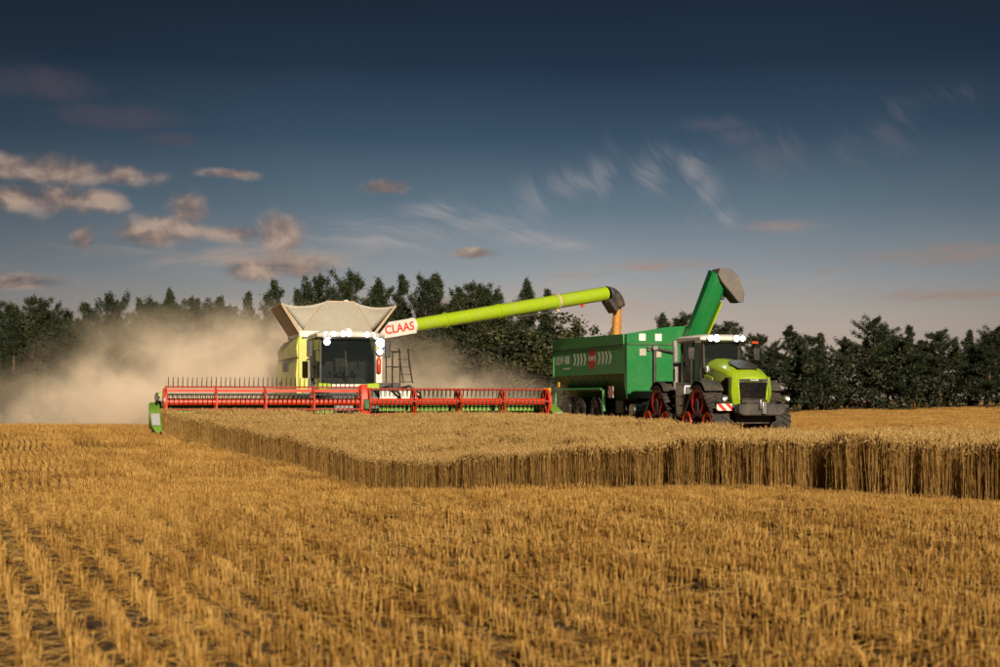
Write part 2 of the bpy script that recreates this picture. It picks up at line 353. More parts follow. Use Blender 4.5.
class MB:
    def __init__(s): s.v = []; s.f = []
    def add(s, vs_, fs):
        k = len(s.v); s.v += [tuple(p) for p in vs_]; s.f += [tuple(i+k for i in f) for f in fs]; return s
    def hexa(s, p):      # 0-3 bottom loop, 4-7 top loop
        return s.add(p, [(3, 2, 1, 0), (4, 5, 6, 7), (0, 1, 5, 4), (1, 2, 6, 5), (2, 3, 7, 6), (3, 0, 4, 7)])
    def box(s, c, d, rot=None):
        x, y, z = d[0]/2, d[1]/2, d[2]/2
        p = [Vector(q) for q in ((-x, -y, -z), (x, -y, -z), (x, y, -z), (-x, y, -z), (-x, -y, z), (x, -y, z), (x, y, z), (-x, y, z))]
        if rot is not None: p = [rot @ q for q in p]
        return s.hexa([q+Vector(c) for q in p])
    def beam(s, a, b, w, h, up=(0, 0, 1)):   # rectangular bar from a to b
        a, b = Vector(a), Vector(b); d = (b-a).normalized(); up = Vector(up)
        sx = d.cross(up)
        if sx.length < 1e-4: sx = d.cross(Vector((0, 1, 0)))
        sx.normalize(); uz = sx.cross(d).normalized(); sx = sx*w/2; uz = uz*h/2
        return s.hexa([a-sx-uz, a+sx-uz, b+sx-uz, b-sx-uz, a-sx+uz, a+sx+uz, b+sx+uz, b-sx+uz])
    def prism(s, poly, axis, a, b):
        n = len(poly)
        def P(q, t):
            return (t, q[0], q[1]) if axis == 'x' else (q[0], t, q[1]) if axis == 'y' else (q[0], q[1], t)
        return s.add([P(q, a) for q in poly]+[P(q, b) for q in poly],
                     [tuple(range(n))[::-1], tuple(range(n, 2*n))]+[(i, (i+1) % n, n+(i+1) % n, n+i) for i in range(n)])
    def loft(s, rings, caps=True, closed=True):
        n = len(rings[0]); vs_ = [p for r in rings for p in r]; fs = []
        for k in range(len(rings)-1):
            for i in range(n if closed else n-1):
                j = (i+1) % n; fs.append((k*n+i, k*n+j, (k+1)*n+j, (k+1)*n+i))
        if caps: fs += [tuple(range(n))[::-1], tuple(range((len(rings)-1)*n, len(rings)*n))]
        return s.add(vs_, fs)
    @staticmethod
    def frame(d):
        d = d.normalized(); a = Vector((0, 0, 1)) if abs(d.z) < 0.9 else Vector((1, 0, 0))
        u = d.cross(a).normalized(); return u, d.cross(u).normalized()
    def path(s, pts, r, n=8, caps=True):
        pts = [Vector(p) for p in pts]; rs = r if isinstance(r, (list, tuple)) else [r]*len(pts)
        rings = []
        for i, p in enumerate(pts):
            d = (pts[min(i+1, len(pts)-1)]-pts[max(i-1, 0)])
            u, w = s.frame(d)
            rings.append([p+(u*math.cos(t)+w*math.sin(t))*rs[i] for t in (2*PI*k/n for k in range(n))])
        return s.loft(rings, caps)
    def tube(s, a, b, r0, r1=None, n=10, caps=True): return s.path([a, b], [r0, r0 if r1 is None else r1], n, caps)
    def lathe(s, prof, c, axis='x', n=24):   # prof = [(offset along axis, radius)]
        c = Vector(c); ax = {'x': (Vector((1, 0, 0)), Vector((0, 1, 0)), Vector((0, 0, 1))), 'y': (Vector((0, 1, 0)), Vector((1, 0, 0)), Vector((0, 0, 1))), 'z': (Vector((0, 0, 1)), Vector((1, 0, 0)), Vector((0, 1, 0)))}[axis]
        return s.loft([[c+ax[0]*o+(ax[1]*math.cos(t)+ax[2]*math.sin(t))*r for t in (2*PI*k/n for k in range(n))] for o, r in prof])
    def mesh(s, name, mat, smooth=True, ang=38):
        me = bpy.data.meshes.new(name); me.from_pydata(s.v, [], s.f); me.validate()
        bm = bmesh.new(); bm.from_mesh(me); bmesh.ops.recalc_face_normals(bm, faces=bm.faces); bm.to_mesh(me); bm.free()
        if smooth:
            me.polygons.foreach_set('use_smooth', [True]*len(me.polygons)); me.set_sharp_from_angle(angle=R(ang))
        me.materials.append(mat); return me
    def build(s, name, mat, parent=None, smooth=True, bevel=0.0, ang=38):
        if isinstance(mat, str): mat = M[mat]
        o = link(bpy.data.objects.new(name, s.mesh(name, mat, smooth, ang)), parent)
        if bevel:
            b = o.modifiers.new('bevel', 'BEVEL'); b.width = bevel; b.segments = 2; b.limit_method = 'ANGLE'; b.angle_limit = R(35)
        return o

def copy_tree(o, parent=None):
    c = o.copy(); COL.objects.link(c); c.parent = parent
    for ch in list(o.children): copy_tree(ch, c)
    return c

def lettering(name, text, size, mat, parent, origin, xdir, zdir, thick=0.006, bold=0.0, xs=1.0, align='CENTER'):
    cu = bpy.data.curves.new('t', 'FONT'); cu.body = text; cu.size = size; cu.extrude = thick; cu.align_x = align; cu.align_y = 'CENTER'; cu.offset = bold
    to = bpy.data.objects.new('t', cu); COL.objects.link(to)
    dg = bpy.context.evaluated_depsgraph_get(); dg.update()
    me = bpy.data.meshes.new_from_object(to.evaluated_get(dg)); bpy.data.objects.remove(to); bpy.data.curves.remove(cu)
    X, Z = Vector(xdir).normalized(), Vector(zdir).normalized(); N = X.cross(Z)
    mt = Matrix(((X.x*xs, Z.x, N.x, origin[0]), (X.y*xs, Z.y, N.y, origin[1]), (X.z*xs, Z.z, N.z, origin[2]), (0, 0, 0, 1)))
    me.transform(mt); me.materials.clear(); me.materials.append(M[mat]); me.name = name
    return link(bpy.data.objects.new(name, me), parent)
# ------------------------------------------------------------------ terrain
CTRL = np.array([
 (-4,4.5,.50),(0,4.5,.50),(3,4.5,.48),(-5,8,.52),(0,8,.52),(4,8,.45),(-6,11,.50),(0,11,.50),(3.5,11,.43),(6,11,.34),(0,1,.5),(-7,1,.5),(7,1,.42),
 (-5,15,.22),(0,15,.30),(-7,24,-.22),(-2,22,-.35),(3.7,20.3,.04),(6,16.5,.10),(1.7,23.6,-.20),(0,26.5,-.43),(-2.2,30.2,-.72),(-3.5,32.4,-.62),
 (-5.1,35,-.36),(-6.9,38,-.20),(-9.1,41.7,.02),(-11.4,45.5,.29),(-4.77,47.5,.10),(1.9,49.6,.06),(-8.7,30,-.17),(-11.6,40,.08),(-14.5,50,.29),(-12,22,-.1),(-16,34,-.05),
 (3.84,44,.05),(5.53,38,-.08),(7.07,33.5,-.16),(9.4,25.9,-.03),(0,40,-.12),(2,33,-.25),
 (8.3,49,.18),(5.5,60,.10),(-7,56,.22),(9.5,46.5,.14),(-20,52,.32),(-28,60,.1),(-25,74,-.7),(-40,105,-1.5),(-10,78,-.4),(0,105,-.6),(10,80,-.1),
 (23,110,.28),(40,110,.68),(25,70,.10),(18,48,.05),(20,30,.05),(60,120,.8),(-65,120,-1.5),(30,160,.2),(-30,160,-1.6),(14,20,.0),(-30,30,.1),(-20,10,.4),(18,5,.3),(-10,-15,.5),(12,-15,.3)], float)
def _tps():
    P = CTRL[:, :2]; n = len(P)
    d2 = ((P[:, None]-P[None])**2).sum(-1); K = np.where(d2 > 0, 0.5*d2*np.log(np.maximum(d2, 1e-9)), 0) + np.eye(n)*0.8
    A = np.zeros((n+3, n+3)); A[:n, :n] = K; A[:n, n] = 1; A[:n, n+1:] = P; A[n, :n] = 1; A[n+1:, :n] = P.T
    b = np.zeros(n+3); b[:n] = CTRL[:, 2]
    return np.linalg.solve(A, b)
_TW = _tps()
def height(x, y):
    x = np.asarray(x, float); y = np.asarray(y, float); sh = x.shape; x = x.ravel(); y = y.ravel()
    # beyond the mapped field the ground levels out
    r = np.maximum(np.abs(x)/75.0, np.abs(y-60)/105.0); s = np.where(r > 1, 1/np.maximum(r, 1e-6), 1)
    xc = x*s; yc = 60+(y-60)*s
    z = np.zeros_like(x); n = len(CTRL)
    for i0 in range(0, len(x), 20000):
        q = np.stack([xc[i0:i0+20000], yc[i0:i0+20000]], 1)
        d2 = ((q[:, None]-CTRL[None, :, :2])**2).sum(-1)
        z[i0:i0+20000] = (0.5*d2*np.log(np.maximum(d2, 1e-9))) @ _TW[:n] + _TW[n] + q @ _TW[n+1:]
    return np.clip(z, -2.2, 1.6).reshape(sh)
def hgt(x, y): return float(height([x], [y])[0])

def fast_mesh(name, verts, faces, mat, shade=None, smooth=False):
    me = bpy.data.meshes.new(name); verts = np.asarray(verts, np.float32); faces = np.asarray(faces, np.int32); k = faces.shape[1]
    me.vertices.add(len(verts)); me.vertices.foreach_set('co', verts.ravel())
    me.loops.add(faces.size); me.loops.foreach_set('vertex_index', faces.ravel())
    me.polygons.add(len(faces)); me.polygons.foreach_set('loop_start', np.arange(0, faces.size, k, dtype=np.int32))
    me.update(calc_edges=True)
    if smooth: me.polygons.foreach_set('use_smooth', np.ones(len(faces), bool))
    if shade is not None:
        a = me.attributes.new('shade', 'FLOAT', 'POINT'); a.data.foreach_set('value', np.asarray(shade, np.float32))
    me.materials.append(mat); return me

def make_ground():
    def axis(lo, hi, fine_lo, fine_hi, step, n):
        a = np.arange(fine_lo, fine_hi+1e-6, step)
        t = np.linspace(0, 1, n)[1:]
        return np.concatenate([(fine_lo-(fine_lo-lo)*t**2.2)[::-1], a, fine_hi+(hi-fine_hi)*t**2.2])
    xs = axis(-900, 900, -30, 30, 0.6, 26); ys = axis(-200, 1500, 0, 70, 0.6, 30)
    X, Y = np.meshgrid(xs, ys); Z = height(X, Y)
    rng = np.random.default_rng(5); Z = Z + rng.normal(0, 0.008, Z.shape)
    v = np.stack([X.ravel(), Y.ravel(), Z.ravel()], 1); nx = len(xs)
    i, j = np.meshgrid(np.arange(nx-1), np.arange(len(ys)-1)); k = (j*nx+i).ravel()
    f = np.stack([k, k+1, k+nx+1, k+nx], 1)
    o = link(bpy.data.objects.new('ground', fast_mesh('ground', v, f, M['ground'], smooth=True)))
    tag(o, kind='structure', label='rolling harvested field soil under the stubble rows')
make_ground()

# ------------------------------------------------------------------ where the machines stand
YAW = R(17.0)
HX, HYY = -4.77, 47.5                       # middle of the cutting header
HEAD = Vector((math.sin(YAW), -math.cos(YAW))); RIGHT = Vector((math.cos(YAW), math.sin(YAW)))
COMB_Z = 0.24
def local_xy(x, y):                         # world -> header frame (x to the viewer's right, y backwards)
    dx, dy = x-HX, y-HYY
    return dx*RIGHT.x+dy*RIGHT.y, -(dx*HEAD.x+dy*HEAD.y)
EA = np.array((-11.45, 45.6)); EDIR = np.array((0.514, -0.857)); ER = np.array((0.857, 0.514))
def in_crop(x, y, m=0.0):
    lx, ly = local_xy(x, y)
    s = (x-EA[0])*ER[0]+(y-EA[1])*ER[1]
    w = 0.06*np.sin(x*3.1+y*1.7)+0.05*np.sin(y*5.3-x*2.2)
    return (s > m+w) & (ly < -0.35-m+w) & (lx < 6.95-m+w)

# ------------------------------------------------------------------ straw patches
def stalks(rng, base, hgt_, rad, lean, sides=4, top=0.8):
    """tapered prisms: returns verts, quads, shade"""
    n = len(base); a = rng.uniform(0, 2*PI, n)
    d = np.stack([np.cos(a)*lean, np.sin(a)*lean, np.ones(n)], 1); tip = base + d*hgt_[:, None]
    t0 = rng.uniform(0, 2*PI, n); V = []
    for c, r in ((base, rad), (tip, rad*top)):
        for k in range(sides):
            t = t0+2*PI*k/sides
            V.append(c+np.stack([np.cos(t)*r, np.sin(t)*r, np.zeros(n)], 1))
    V = np.stack(V, 1).reshape(-1, 3); o = np.arange(n)[:, None]*(2*sides); F = []
    for k in range(sides):
        j = (k+1) % sides; F.append(np.concatenate([o+k, o+j, o+sides+j, o+sides+k], 1))
    return V, np.concatenate(F), tip

def strips(rng, base, length, width, up, curl):
    """leaf blades: 3 segments, bending over"""
    n = len(base); a = rng.uniform(0, 2*PI, n); h = np.stack([np.cos(a), np.sin(a), np.zeros(n)], 1); w = np.stack([-np.sin(a), np.cos(a), np.zeros(n)], 1)
    V = []
    for k in range(4):
        t = k/3
        c = base + h*(length*t*(0.25+curl*t))[:, None] + np.array((0, 0, 1))*((length*up*(t-0.62*curl*t*t)))[:, None]
        ww = (width*(1-0.75*t**1.5))[:, None]*w
        V += [c-ww, c+ww]
    V = np.stack(V, 1).reshape(-1, 3); o = np.arange(n)[:, None]*8; F = []
    for k in range(3): F.append(np.concatenate([o+2*k, o+2*k+1, o+2*k+3, o+2*k+2], 1))
    return V, np.concatenate(F)

def sticks(rng, c, length, rad, tilt):
    n = len(c); a = rng.uniform(0, 2*PI, n); d = np.stack([np.cos(a), np.sin(a), rng.normal(0, tilt, n)], 1)*length[:, None]/2
    w = np.stack([-np.sin(a), np.cos(a), np.zeros(n)], 1)*rad[:, None]; u = np.array((0, 0, 1.0))*rad[:, None]
    V = np.stack([c-d-w, c-d+u, c-d+w, c+d-w, c+d+u, c+d+w], 1).reshape(-1, 3); o = np.arange(n)[:, None]*6
    return V, np.concatenate([np.concatenate([o+0, o+1, o+4, o+3], 1), np.concatenate([o+1, o+2, o+5, o+4], 1)])

def assemble(parts):
    V = []; F = []; S = []; k = 0
    for v, f, s in parts:
        V.append(v); F.append(f+k); S.append(s); k += len(v)
    return np.concatenate(V), np.concatenate(F), np.concatenate(S)

def row_patch(seed, length, rows, spacing, per_m, stems, hmean, rad, litter):
    rng = np.random.default_rng(seed); B = []
    for r in range(rows):
        n = int(length*per_m); t = (np.arange(n)+rng.uniform(-.5, .5, n))/per_m-length/2
        t = t[rng.uniform(size=n) > 0.07]
        u = (r-(rows-1)/2)*spacing+rng.normal(0, 0.008, len(t))
        for tt, uu in zip(t, u):
            k = rng.integers(max(1, stems-2), stems+2)
            B.append(np.stack([uu+rng.normal(0, .010, k), tt+rng.normal(0, .009, k), np.full(k, -.02)], 1))
    B = np.concatenate(B); n = len(B)
    h = np.clip(rng.normal(hmean, hmean*0.20, n), 0.04, hmean*1.7)
    V1, F1, tip = stalks(rng, B, h+.02, rad*rng.uniform(.75, 1.35, n), np.abs(rng.normal(0, .13, n)))
    s1 = np.repeat(rng.uniform(0, 1, n), 8)
    m = int(n*0.25); q = B[rng.integers(0, n, m)]+np.array((0, 0, 1))*rng.uniform(.02, hmean*.7, m)[:, None]
    V2, F2 = strips(rng, q, rng.uniform(.05, .13, m), rad*rng.uniform(.9, 2.0, m), rng.uniform(.3, 1.0, m), rng.uniform(.2, .9, m))
    s2 = np.repeat(rng.uniform(.1, .9, m), 8)
    l = int(litter*length*rows*spacing)
    c = np.stack([rng.uniform(-.5, .5, l)*rows*spacing*1.2, rng.uniform(-.5, .5, l)*length*1.1, np.abs(rng.normal(.015, .035, l))], 1)
    V3, F3 = sticks(rng, c, rng.uniform(.05, .26, l), rad*rng.uniform(.6, 1.0, l), .15); s3 = np.repeat(rng.uniform(.2, 1, l), 6)
    return assemble([(V1, F1, s1), (V2, F2, s2), (V3, F3, s3)])

def wheat_patch(seed, size, n, h):
    rng = np.random.default_rng(seed)
    B = np.stack([rng.uniform(-.5, .5, n)*size*1.1, rng.uniform(-.5, .5, n)*size*1.1, np.full(n, -.03)], 1)
    hh = np.clip(rng.normal(h, .045, n), .5, .95); rad = rng.uniform(.0022, .0036, n)
    V1, F1, tip = stalks(rng, B, hh, rad, np.abs(rng.normal(0, .075, n)), 3, .7); s1 = np.repeat(rng.uniform(0, 1, n), 6)
    # ears nod over
    a = rng.uniform(0, 2*PI, n); nod = rng.uniform(.1, 1.1, n); L = rng.uniform(.07, .105, n); er = rng.uniform(.006, .0095, n)
    d1 = np.stack([np.cos(a)*nod, np.sin(a)*nod, np.ones(n)], 1); d1 /= np.linalg.norm(d1, axis=1)[:, None]
    d2 = np.stack([np.cos(a)*nod*1.8, np.sin(a)*nod*1.8, np.ones(n)*.45], 1); d2 /= np.linalg.norm(d2, axis=1)[:, None]
    u = np.stack([-np.sin(a), np.cos(a), np.zeros(n)], 1); Vs = []
    p = tip
    for k, (f, rr) in enumerate(((0, .35), (.3, 1.0), (.7, .95), (1.0, .15))):
        c = tip+d1*(L*min(f, .5))[:, None]+d2*(L*max(f-.5, 0))[:, None]; w = np.cross(d1, u)
        for t in (0, 2.1, 4.2):
            Vs.append(c+(u*math.cos(t)+w*math.sin(t))*(er*rr)[:, None])
    V2 = np.stack(Vs, 1).reshape(-1, 3); o = np.arange(n)[:, None]*12; F2 = []
    for k in range(3):
        for q in range(3):
            j = (q+1) % 3; F2.append(np.concatenate([o+3*k+q, o+3*k+j, o+3*k+3+j, o+3*k+3+q], 1))
    F2 = np.concatenate(F2); s2 = np.repeat(rng.uniform(0, 1, n), 12)
    # awns: two thin blades off each ear
    q = np.repeat(tip+d1*(L*.5)[:, None], 2, 0); m = len(q)
    V3, F3 = strips(rng, q, rng.uniform(.05, .09, m), np.full(m, .0016), rng.uniform(.5, 1.0, m), rng.uniform(.1, .5, m)); s3 = np.repeat(rng.uniform(.3, 1, m), 8)
    # dry leaves on the stem
    m = int(n*.8); q = B[rng.integers(0, n, m)]+np.array((0, 0, 1))*rng.uniform(.15, .62, m)[:, None]
    V4, F4 = strips(rng, q, rng.uniform(.10, .20, m), rng.uniform(.003, .006, m), rng.uniform(.2, .8, m), rng.uniform(.4, 1.2, m)); s4 = np.repeat(rng.uniform(0, .8, m), 8)
    V, F, S = assemble([(V1, F1, s1), (V4, F4, s4), (V2, F2, s2), (V3, F3, s3)])
    mi = np.concatenate([np.zeros(len(F1)+len(F4), int), np.ones(len(F2)+len(F3), int)])
    return V, F, S, mi

def hidden_collection(name, meshes):
    c = bpy.data.collections.new(name)
    for i, me in enumerate(meshes):
        c.objects.link(bpy.data.objects.new(f'{name}_patch', me))
    return c

def scatter(name, pts, rot, scl, idx, coll, label, cat, mat):
    """one object: points with instances of the straw patches"""
    me = bpy.data.meshes.new(name); n = len(pts)
    me.vertices.add(n); me.vertices.foreach_set('co', np.asarray(pts, np.float32).ravel())
    for nm, tp, arr in (('rot', 'FLOAT', rot), ('idx', 'INT', idx)):
        a = me.attributes.new(nm, tp, 'POINT'); a.data.foreach_set('value', np.asarray(arr, np.float32 if tp == 'FLOAT' else np.int32))
    a = me.attributes.new('scl', 'FLOAT_VECTOR', 'POINT'); a.data.foreach_set('vector', np.asarray(scl, np.float32).ravel())
    me.materials.append(mat)
    o = link(bpy.data.objects.new(name, me)); tag(o, label, cat, kind='stuff')
    ng = bpy.data.node_groups.new(name, 'GeometryNodeTree')
    ng.interface.new_socket('Geometry', in_out='INPUT', socket_type='NodeSocketGeometry'); ng.interface.new_socket('Geometry', in_out='OUTPUT', socket_type='NodeSocketGeometry')
    N = ng.nodes; L = ng.links
    gi = N.new('NodeGroupInput'); go = N.new('NodeGroupOutput')
    ci = N.new('GeometryNodeCollectionInfo'); ci.inputs['Collection'].default_value = coll; ci.inputs['Separate Children'].default_value = True; ci.inputs['Reset Children'].default_value = True
    ip = N.new('GeometryNodeInstanceOnPoints'); ip.inputs['Pick Instance'].default_value = True
    def attr(nm, tp):
        q = N.new('GeometryNodeInputNamedAttribute'); q.data_type = tp; q.inputs[0].default_value = nm; return q.outputs[0]
    cx = N.new('ShaderNodeCombineXYZ'); L.new(attr('rot', 'FLOAT'), cx.inputs[2])
    e2r = N.new('FunctionNodeEulerToRotation'); L.new(cx.outputs[0], e2r.inputs[0])
    L.new(gi.outputs[0], ip.inputs['Points']); L.new(ci.outputs[0], ip.inputs['Instance'])
    L.new(attr('idx', 'INT'), ip.inputs['Instance Index']); L.new(e2r.outputs[0], ip.inputs['Rotation']); L.new(attr('scl', 'FLOAT_VECTOR'), ip.inputs['Scale'])
    L.new(ip.outputs[0], go.inputs[0])
    md = o.modifiers.new('scatter', 'NODES'); md.node_group = ng
    return o

ROWA = R(22.0); RD = np.array((math.sin(ROWA), -math.cos(ROWA))); RC = np.array((math.cos(ROWA), math.sin(ROWA)))
def rows_points(du, dt, y0, y1, seed, keep=1.0, extra=None, margin=2.0):
    rng = np.random.default_rng(seed)
    u = np.arange(-75, 95, du); t = np.arange(-130, 30, dt)
    U, T = np.meshgrid(u, t); U = U+rng.normal(0, du*.04, U.shape); T = T+rng.uniform(-.5, .5, T.shape)*dt*.5
    x = (U*RC[0]+T*RD[0]).ravel(); y = (U*RC[1]+T*RD[1]).ravel()
    k = (y > y0) & (y <= y1) & (np.abs(x) < 0.43*y+margin) & ~in_crop(x, y, -0.05) & (rng.uniform(size=len(x)) < keep)
    if extra is not None: k &= extra(x, y)
    rid = np.broadcast_to(np.arange(len(u))[None], U.shape).ravel()[k]
    global ROWK; ROWK = np.random.default_rng(seed+50).uniform(0, 1, len(u))[rid]
    return x[k], y[k], rng

def edge_dist(x, y): return (x-EA[0])*ER[0]+(y-EA[1])*ER[1]
def near_stubble():
    meshes = []
    for i in range(12):
        v, f, s = row_patch(100+i, .62, 1, .155, 46, 4, .078, .0021, 420)
        meshes.append(fast_mesh('stubble_patch', v, f, M['stubble'], s))
    c = hidden_collection('near_straw', meshes)
    x, y, rng = rows_points(.168, .58, 2.4, 48, 1, extra=lambda x, y: (y < 21) | ((edge_dist(x, y) > -1.25) & (edge_dist(x, y) < .02)))
    z = height(x, y); n = len(x)
    # thin and flattened places where wheels and the straw spreader have been
    thin = np.sin(x*1.3+2.0*np.sin(y*.9))*np.sin(y*1.1+1.7*np.sin(x*.8)); k = rng.uniform(size=n) > np.where(thin > .80, .22, 0.01)
    x, y, z = x[k], y[k], z[k]; n = len(x); rk = ROWK[k]
    patch = 1+.09*np.sin(x*2.1+y*.7)+.06*np.sin(y*3.3-x*1.2)
    sz = patch*rng.uniform(.82, 1.18, n)*(.85+.30*rk)
    scatter('stubble', np.stack([x, y, z], 1), ROWA+rng.normal(0, .05, n)+PI*rng.integers(0, 2, n), np.stack([np.ones(n), np.ones(n), sz], 1), rng.integers(0, 12, n), c,
            'golden wheat stubble in rows in the foreground, lower half of the photo', 'stubble', M['stubble'])
near_stubble()
def far_stubble():
    meshes = []
    for i in range(6):
        v, f, s = row_patch(200+i, 1.2, 5, .155, 17, 4, .130, .0042, 90); meshes.append(fast_mesh('stubble_patch', v, f, M['stubble'], s))
    c = hidden_collection('far_straw', meshes)
    x, y, rng = rows_points(.78, 1.15, 21, 118, 2, extra=lambda x, y: ~((y > 62) & (x < 1.0)) & ((edge_dist(x, y) < -.85) | (y > 47)))
    z = height(x, y); n = len(x); sc_ = np.where(y > 60, 1.15, 1.0)
    scatter('stubble', np.stack([x, y, z], 1), ROWA+PI*rng.integers(0, 2, n), np.stack([sc_, np.ones(n), rng.uniform(.85, 1.2, n)*sc_*(.78+.42*ROWK)], 1), rng.integers(0, 6, n), c,
            'even golden stubble running back from the first rise to the tree line', 'stubble', M['stubble'])
far_stubble()
def crop():
    meshes = []
    for i in range(8):
        v, f, s, mi = wheat_patch(300+i, .5, 110, .74)
        me = fast_mesh('wheat_patch', v, f, M['wheatstem'], s); me.materials.append(M['wheatear']); me.polygons.foreach_set('material_index', mi.astype(np.int32)); meshes.append(me)
    for i in range(8):
        v, f, s, mi = wheat_patch(320+i, .16, 14, .73)
        me = fast_mesh('wheat_patch', v, f, M['wheatstem'], s); me.materials.append(M['wheatear']); me.polygons.foreach_set('material_index', mi.astype(np.int32)); meshes.append(me)
    c = hidden_collection('wheat', meshes)
    rng = np.random.default_rng(9); g = np.arange(-14, 22, .40)
    X, Y = np.meshgrid(g, np.arange(5, 53, .40)); x = (X+rng.uniform(-.2, .2, X.shape)).ravel(); y = (Y+rng.uniform(-.2, .2, Y.shape)).ravel()
    k = in_crop(x, y, .34) & (np.abs(x) < .46*y+2); x, y = x[k], y[k]
    # a finer line of plants makes the cut edge even
    n0 = len(x)
    t = rng.uniform(0, 60, 1500); q = np.abs(rng.normal(0, .16, len(t)))+.05*np.sin(t*2.3); ex = EA[0]+EDIR[0]*t+ER[0]*q; ey = EA[1]+EDIR[1]*t+ER[1]*q
    k = (ey > 6) & (np.abs(ex) < .46*ey+2); x = np.concatenate([x, ex[k]]); y = np.concatenate([y, ey[k]])
    z = height(x, y); n = len(x)
    sz = 1+.05*np.sin(x*.9+y*.6)+.05*np.sin(y*1.9-x*.5)+rng.normal(0, .035, n)
    ta = R(27); nx, ny = math.cos(ta), math.sin(ta); s = (x+1.6)*nx+(y-37)*ny
    sz = np.where((np.abs(s) < .26) | (np.abs(s-2.0) < .26), sz*.58, sz)
    scatter('standing_wheat', np.stack([x, y, z], 1), rng.uniform(0, 2*PI, n), np.stack([np.ones(n), np.ones(n), sz], 1), np.where(np.arange(n) < n0, rng.integers(0, 8, n), rng.integers(8, 16, n)), c,
            'block of ripe standing wheat with a straight cut edge facing the camera', 'wheat', M['wheatear'])
crop()

# ------------------------------------------------------------------ trees
def quads_at(rng, c, size, flat=0.0, thin=1.0):
    n = len(c); a = rng.normal(size=(n, 3)); a /= np.linalg.norm(a, axis=1)[:, None]; b = rng.normal(size=(n, 3)); b -= (a*b).sum(1)[:, None]*a; b /= np.linalg.norm(b, axis=1)[:, None]
    a = a*size[:, None]*.5; b = b*size[:, None]*.5*rng.uniform(.35, .8, n)[:, None]*thin
    if flat: a[:, 2] *= 1-flat; b[:, 2] *= 1-flat
    V = np.stack([c-a-b*.5, c+a*.1-b, c+a+b*.4, c-a*.2+b], 1).reshape(-1, 3)
    return V, np.arange(4*n).reshape(-1, 4)

def pine_meshes(seed, h, spread, bare, style):
    rng = np.random.default_rng(seed); mb = MB()
    bend = rng.normal(0, .25, 2); P = lambda t: np.array((bend[0]*math.sin(t*3)*.6, bend[1]*math.sin(t*2.3)*.6, h*t))
    mb.path([P(t) for t in np.linspace(-.02, .97, 9)], [.16*(1-.88*t)+.012 for t in np.linspace(0, 1, 9)], 7)
    C = []; S = []
    z = bare
    while z < .995:
        t = (z-bare)/(1-bare)
        prof = (math.sin(min(t*1.1+.25, 1)*PI*.6)**.8*(1-t)**.62*1.35) if style else (1-t)**.8*(.55+.45*min(1, t*3))*1.1
        for k in range(rng.integers(3, 6)):
            L = spread*max(prof, .07)*rng.choice([rng.uniform(.35, .8), rng.uniform(.8, 1.3)]); a = rng.uniform(0, 2*PI); rise = rng.uniform(-.15, .25)+.65*t
            if rng.uniform() < .10: continue
            p0 = P(z+rng.uniform(-.012, .012)); d = np.array((math.cos(a), math.sin(a), 0)); ps = []
            for q in np.linspace(0, 1, 5): ps.append(p0+d*L*q+np.array((0, 0, L*(rise*q+.25*q*q))))
            mb.path(ps, [.035*(1-.8*q)*(.4+L/2.5) for q in np.linspace(0, 1, 5)], 4, False)
            m = int(6+L*17); q = rng.uniform(.25, 1.03, m)**.75
            base = p0+d*L*q[:, None]+np.array((0, 0, 1))*(L*(rise*q+.25*q*q))[:, None]
            side = np.array((-d[1], d[0], 0)); w = L*.30*np.sin(np.clip(q, .1, .97)*PI*.92)
            base = base+side*(rng.normal(0, 1, m)*w*.6)[:, None]+np.array((0, 0, 1))*rng.normal(.05, .06, m)[:, None]
            C.append(np.repeat(base, 16, 0)+rng.normal(0, 1, (m*16, 3))*np.array((.09, .09, .12))); S.append(np.repeat(rng.uniform(0, 1, m), 16))
        z += rng.uniform(.022, .046)
    C = np.concatenate(C); S = np.concatenate(S); n = len(C)
    V, F = quads_at(rng, C, rng.uniform(.08, .25, n), thin=.42)
    return mb.mesh('trunk', M['bark']), fast_mesh('crown', V, F, M['pine'], np.repeat(np.clip(S+rng.normal(0, .15, n), 0, 1), 4))

def broad_meshes(seed, h, spread):
    rng = np.random.default_rng(seed); mb = MB(); tips = []
    mb.path([(0, 0, -.2), (.05, .03, h*.18), (-.05, .06, h*.38), (0, 0, h*.6)], [.17, .13, .1, .05], 7)
    for k in range(20):
        a = rng.uniform(0, 2*PI); z0 = rng.uniform(.12, .6)*h; L = spread*rng.uniform(.5, 1.0); e = rng.uniform(.25, 1.1)
        p = np.array((0, 0, z0)); d = np.array((math.cos(a), math.sin(a), e)); d /= np.linalg.norm(d); q = p+d*L
        q[2] = min(q[2], h*.97); m = (p+q)/2+rng.normal(0, .12, 3); mb.path([p, m, q], [.055, .035, .015], 5, False); tips += [m, q]
    tips.append(np.array((0, 0, h*.9))); C = []; S = []
    for t in tips:
        for k in range(rng.integers(5, 9)):
            c = t+rng.normal(0, .42, 3)*np.array((1, 1, .8)); m = rng.integers(36, 70); r = rng.uniform(.22, .50)
            x = rng.normal(size=(m, 3)); x /= np.linalg.norm(x, axis=1)[:, None]; C.append(c+x*r*rng.uniform(.5, 1, m)[:, None]); S.append(np.full(m, rng.uniform(0, 1)))
    C = np.concatenate(C); S = np.concatenate(S); k = C[:, 2] > .15; C = C[k]; S = S[k]; n = len(C)
    V, F = quads_at(rng, C, rng.uniform(.10, .24, n))
    return mb.mesh('trunk', M['bark']), fast_mesh('crown', V, F, M['leaf'], np.repeat(np.clip(S+rng.normal(0, .12, n), 0, 1), 4))

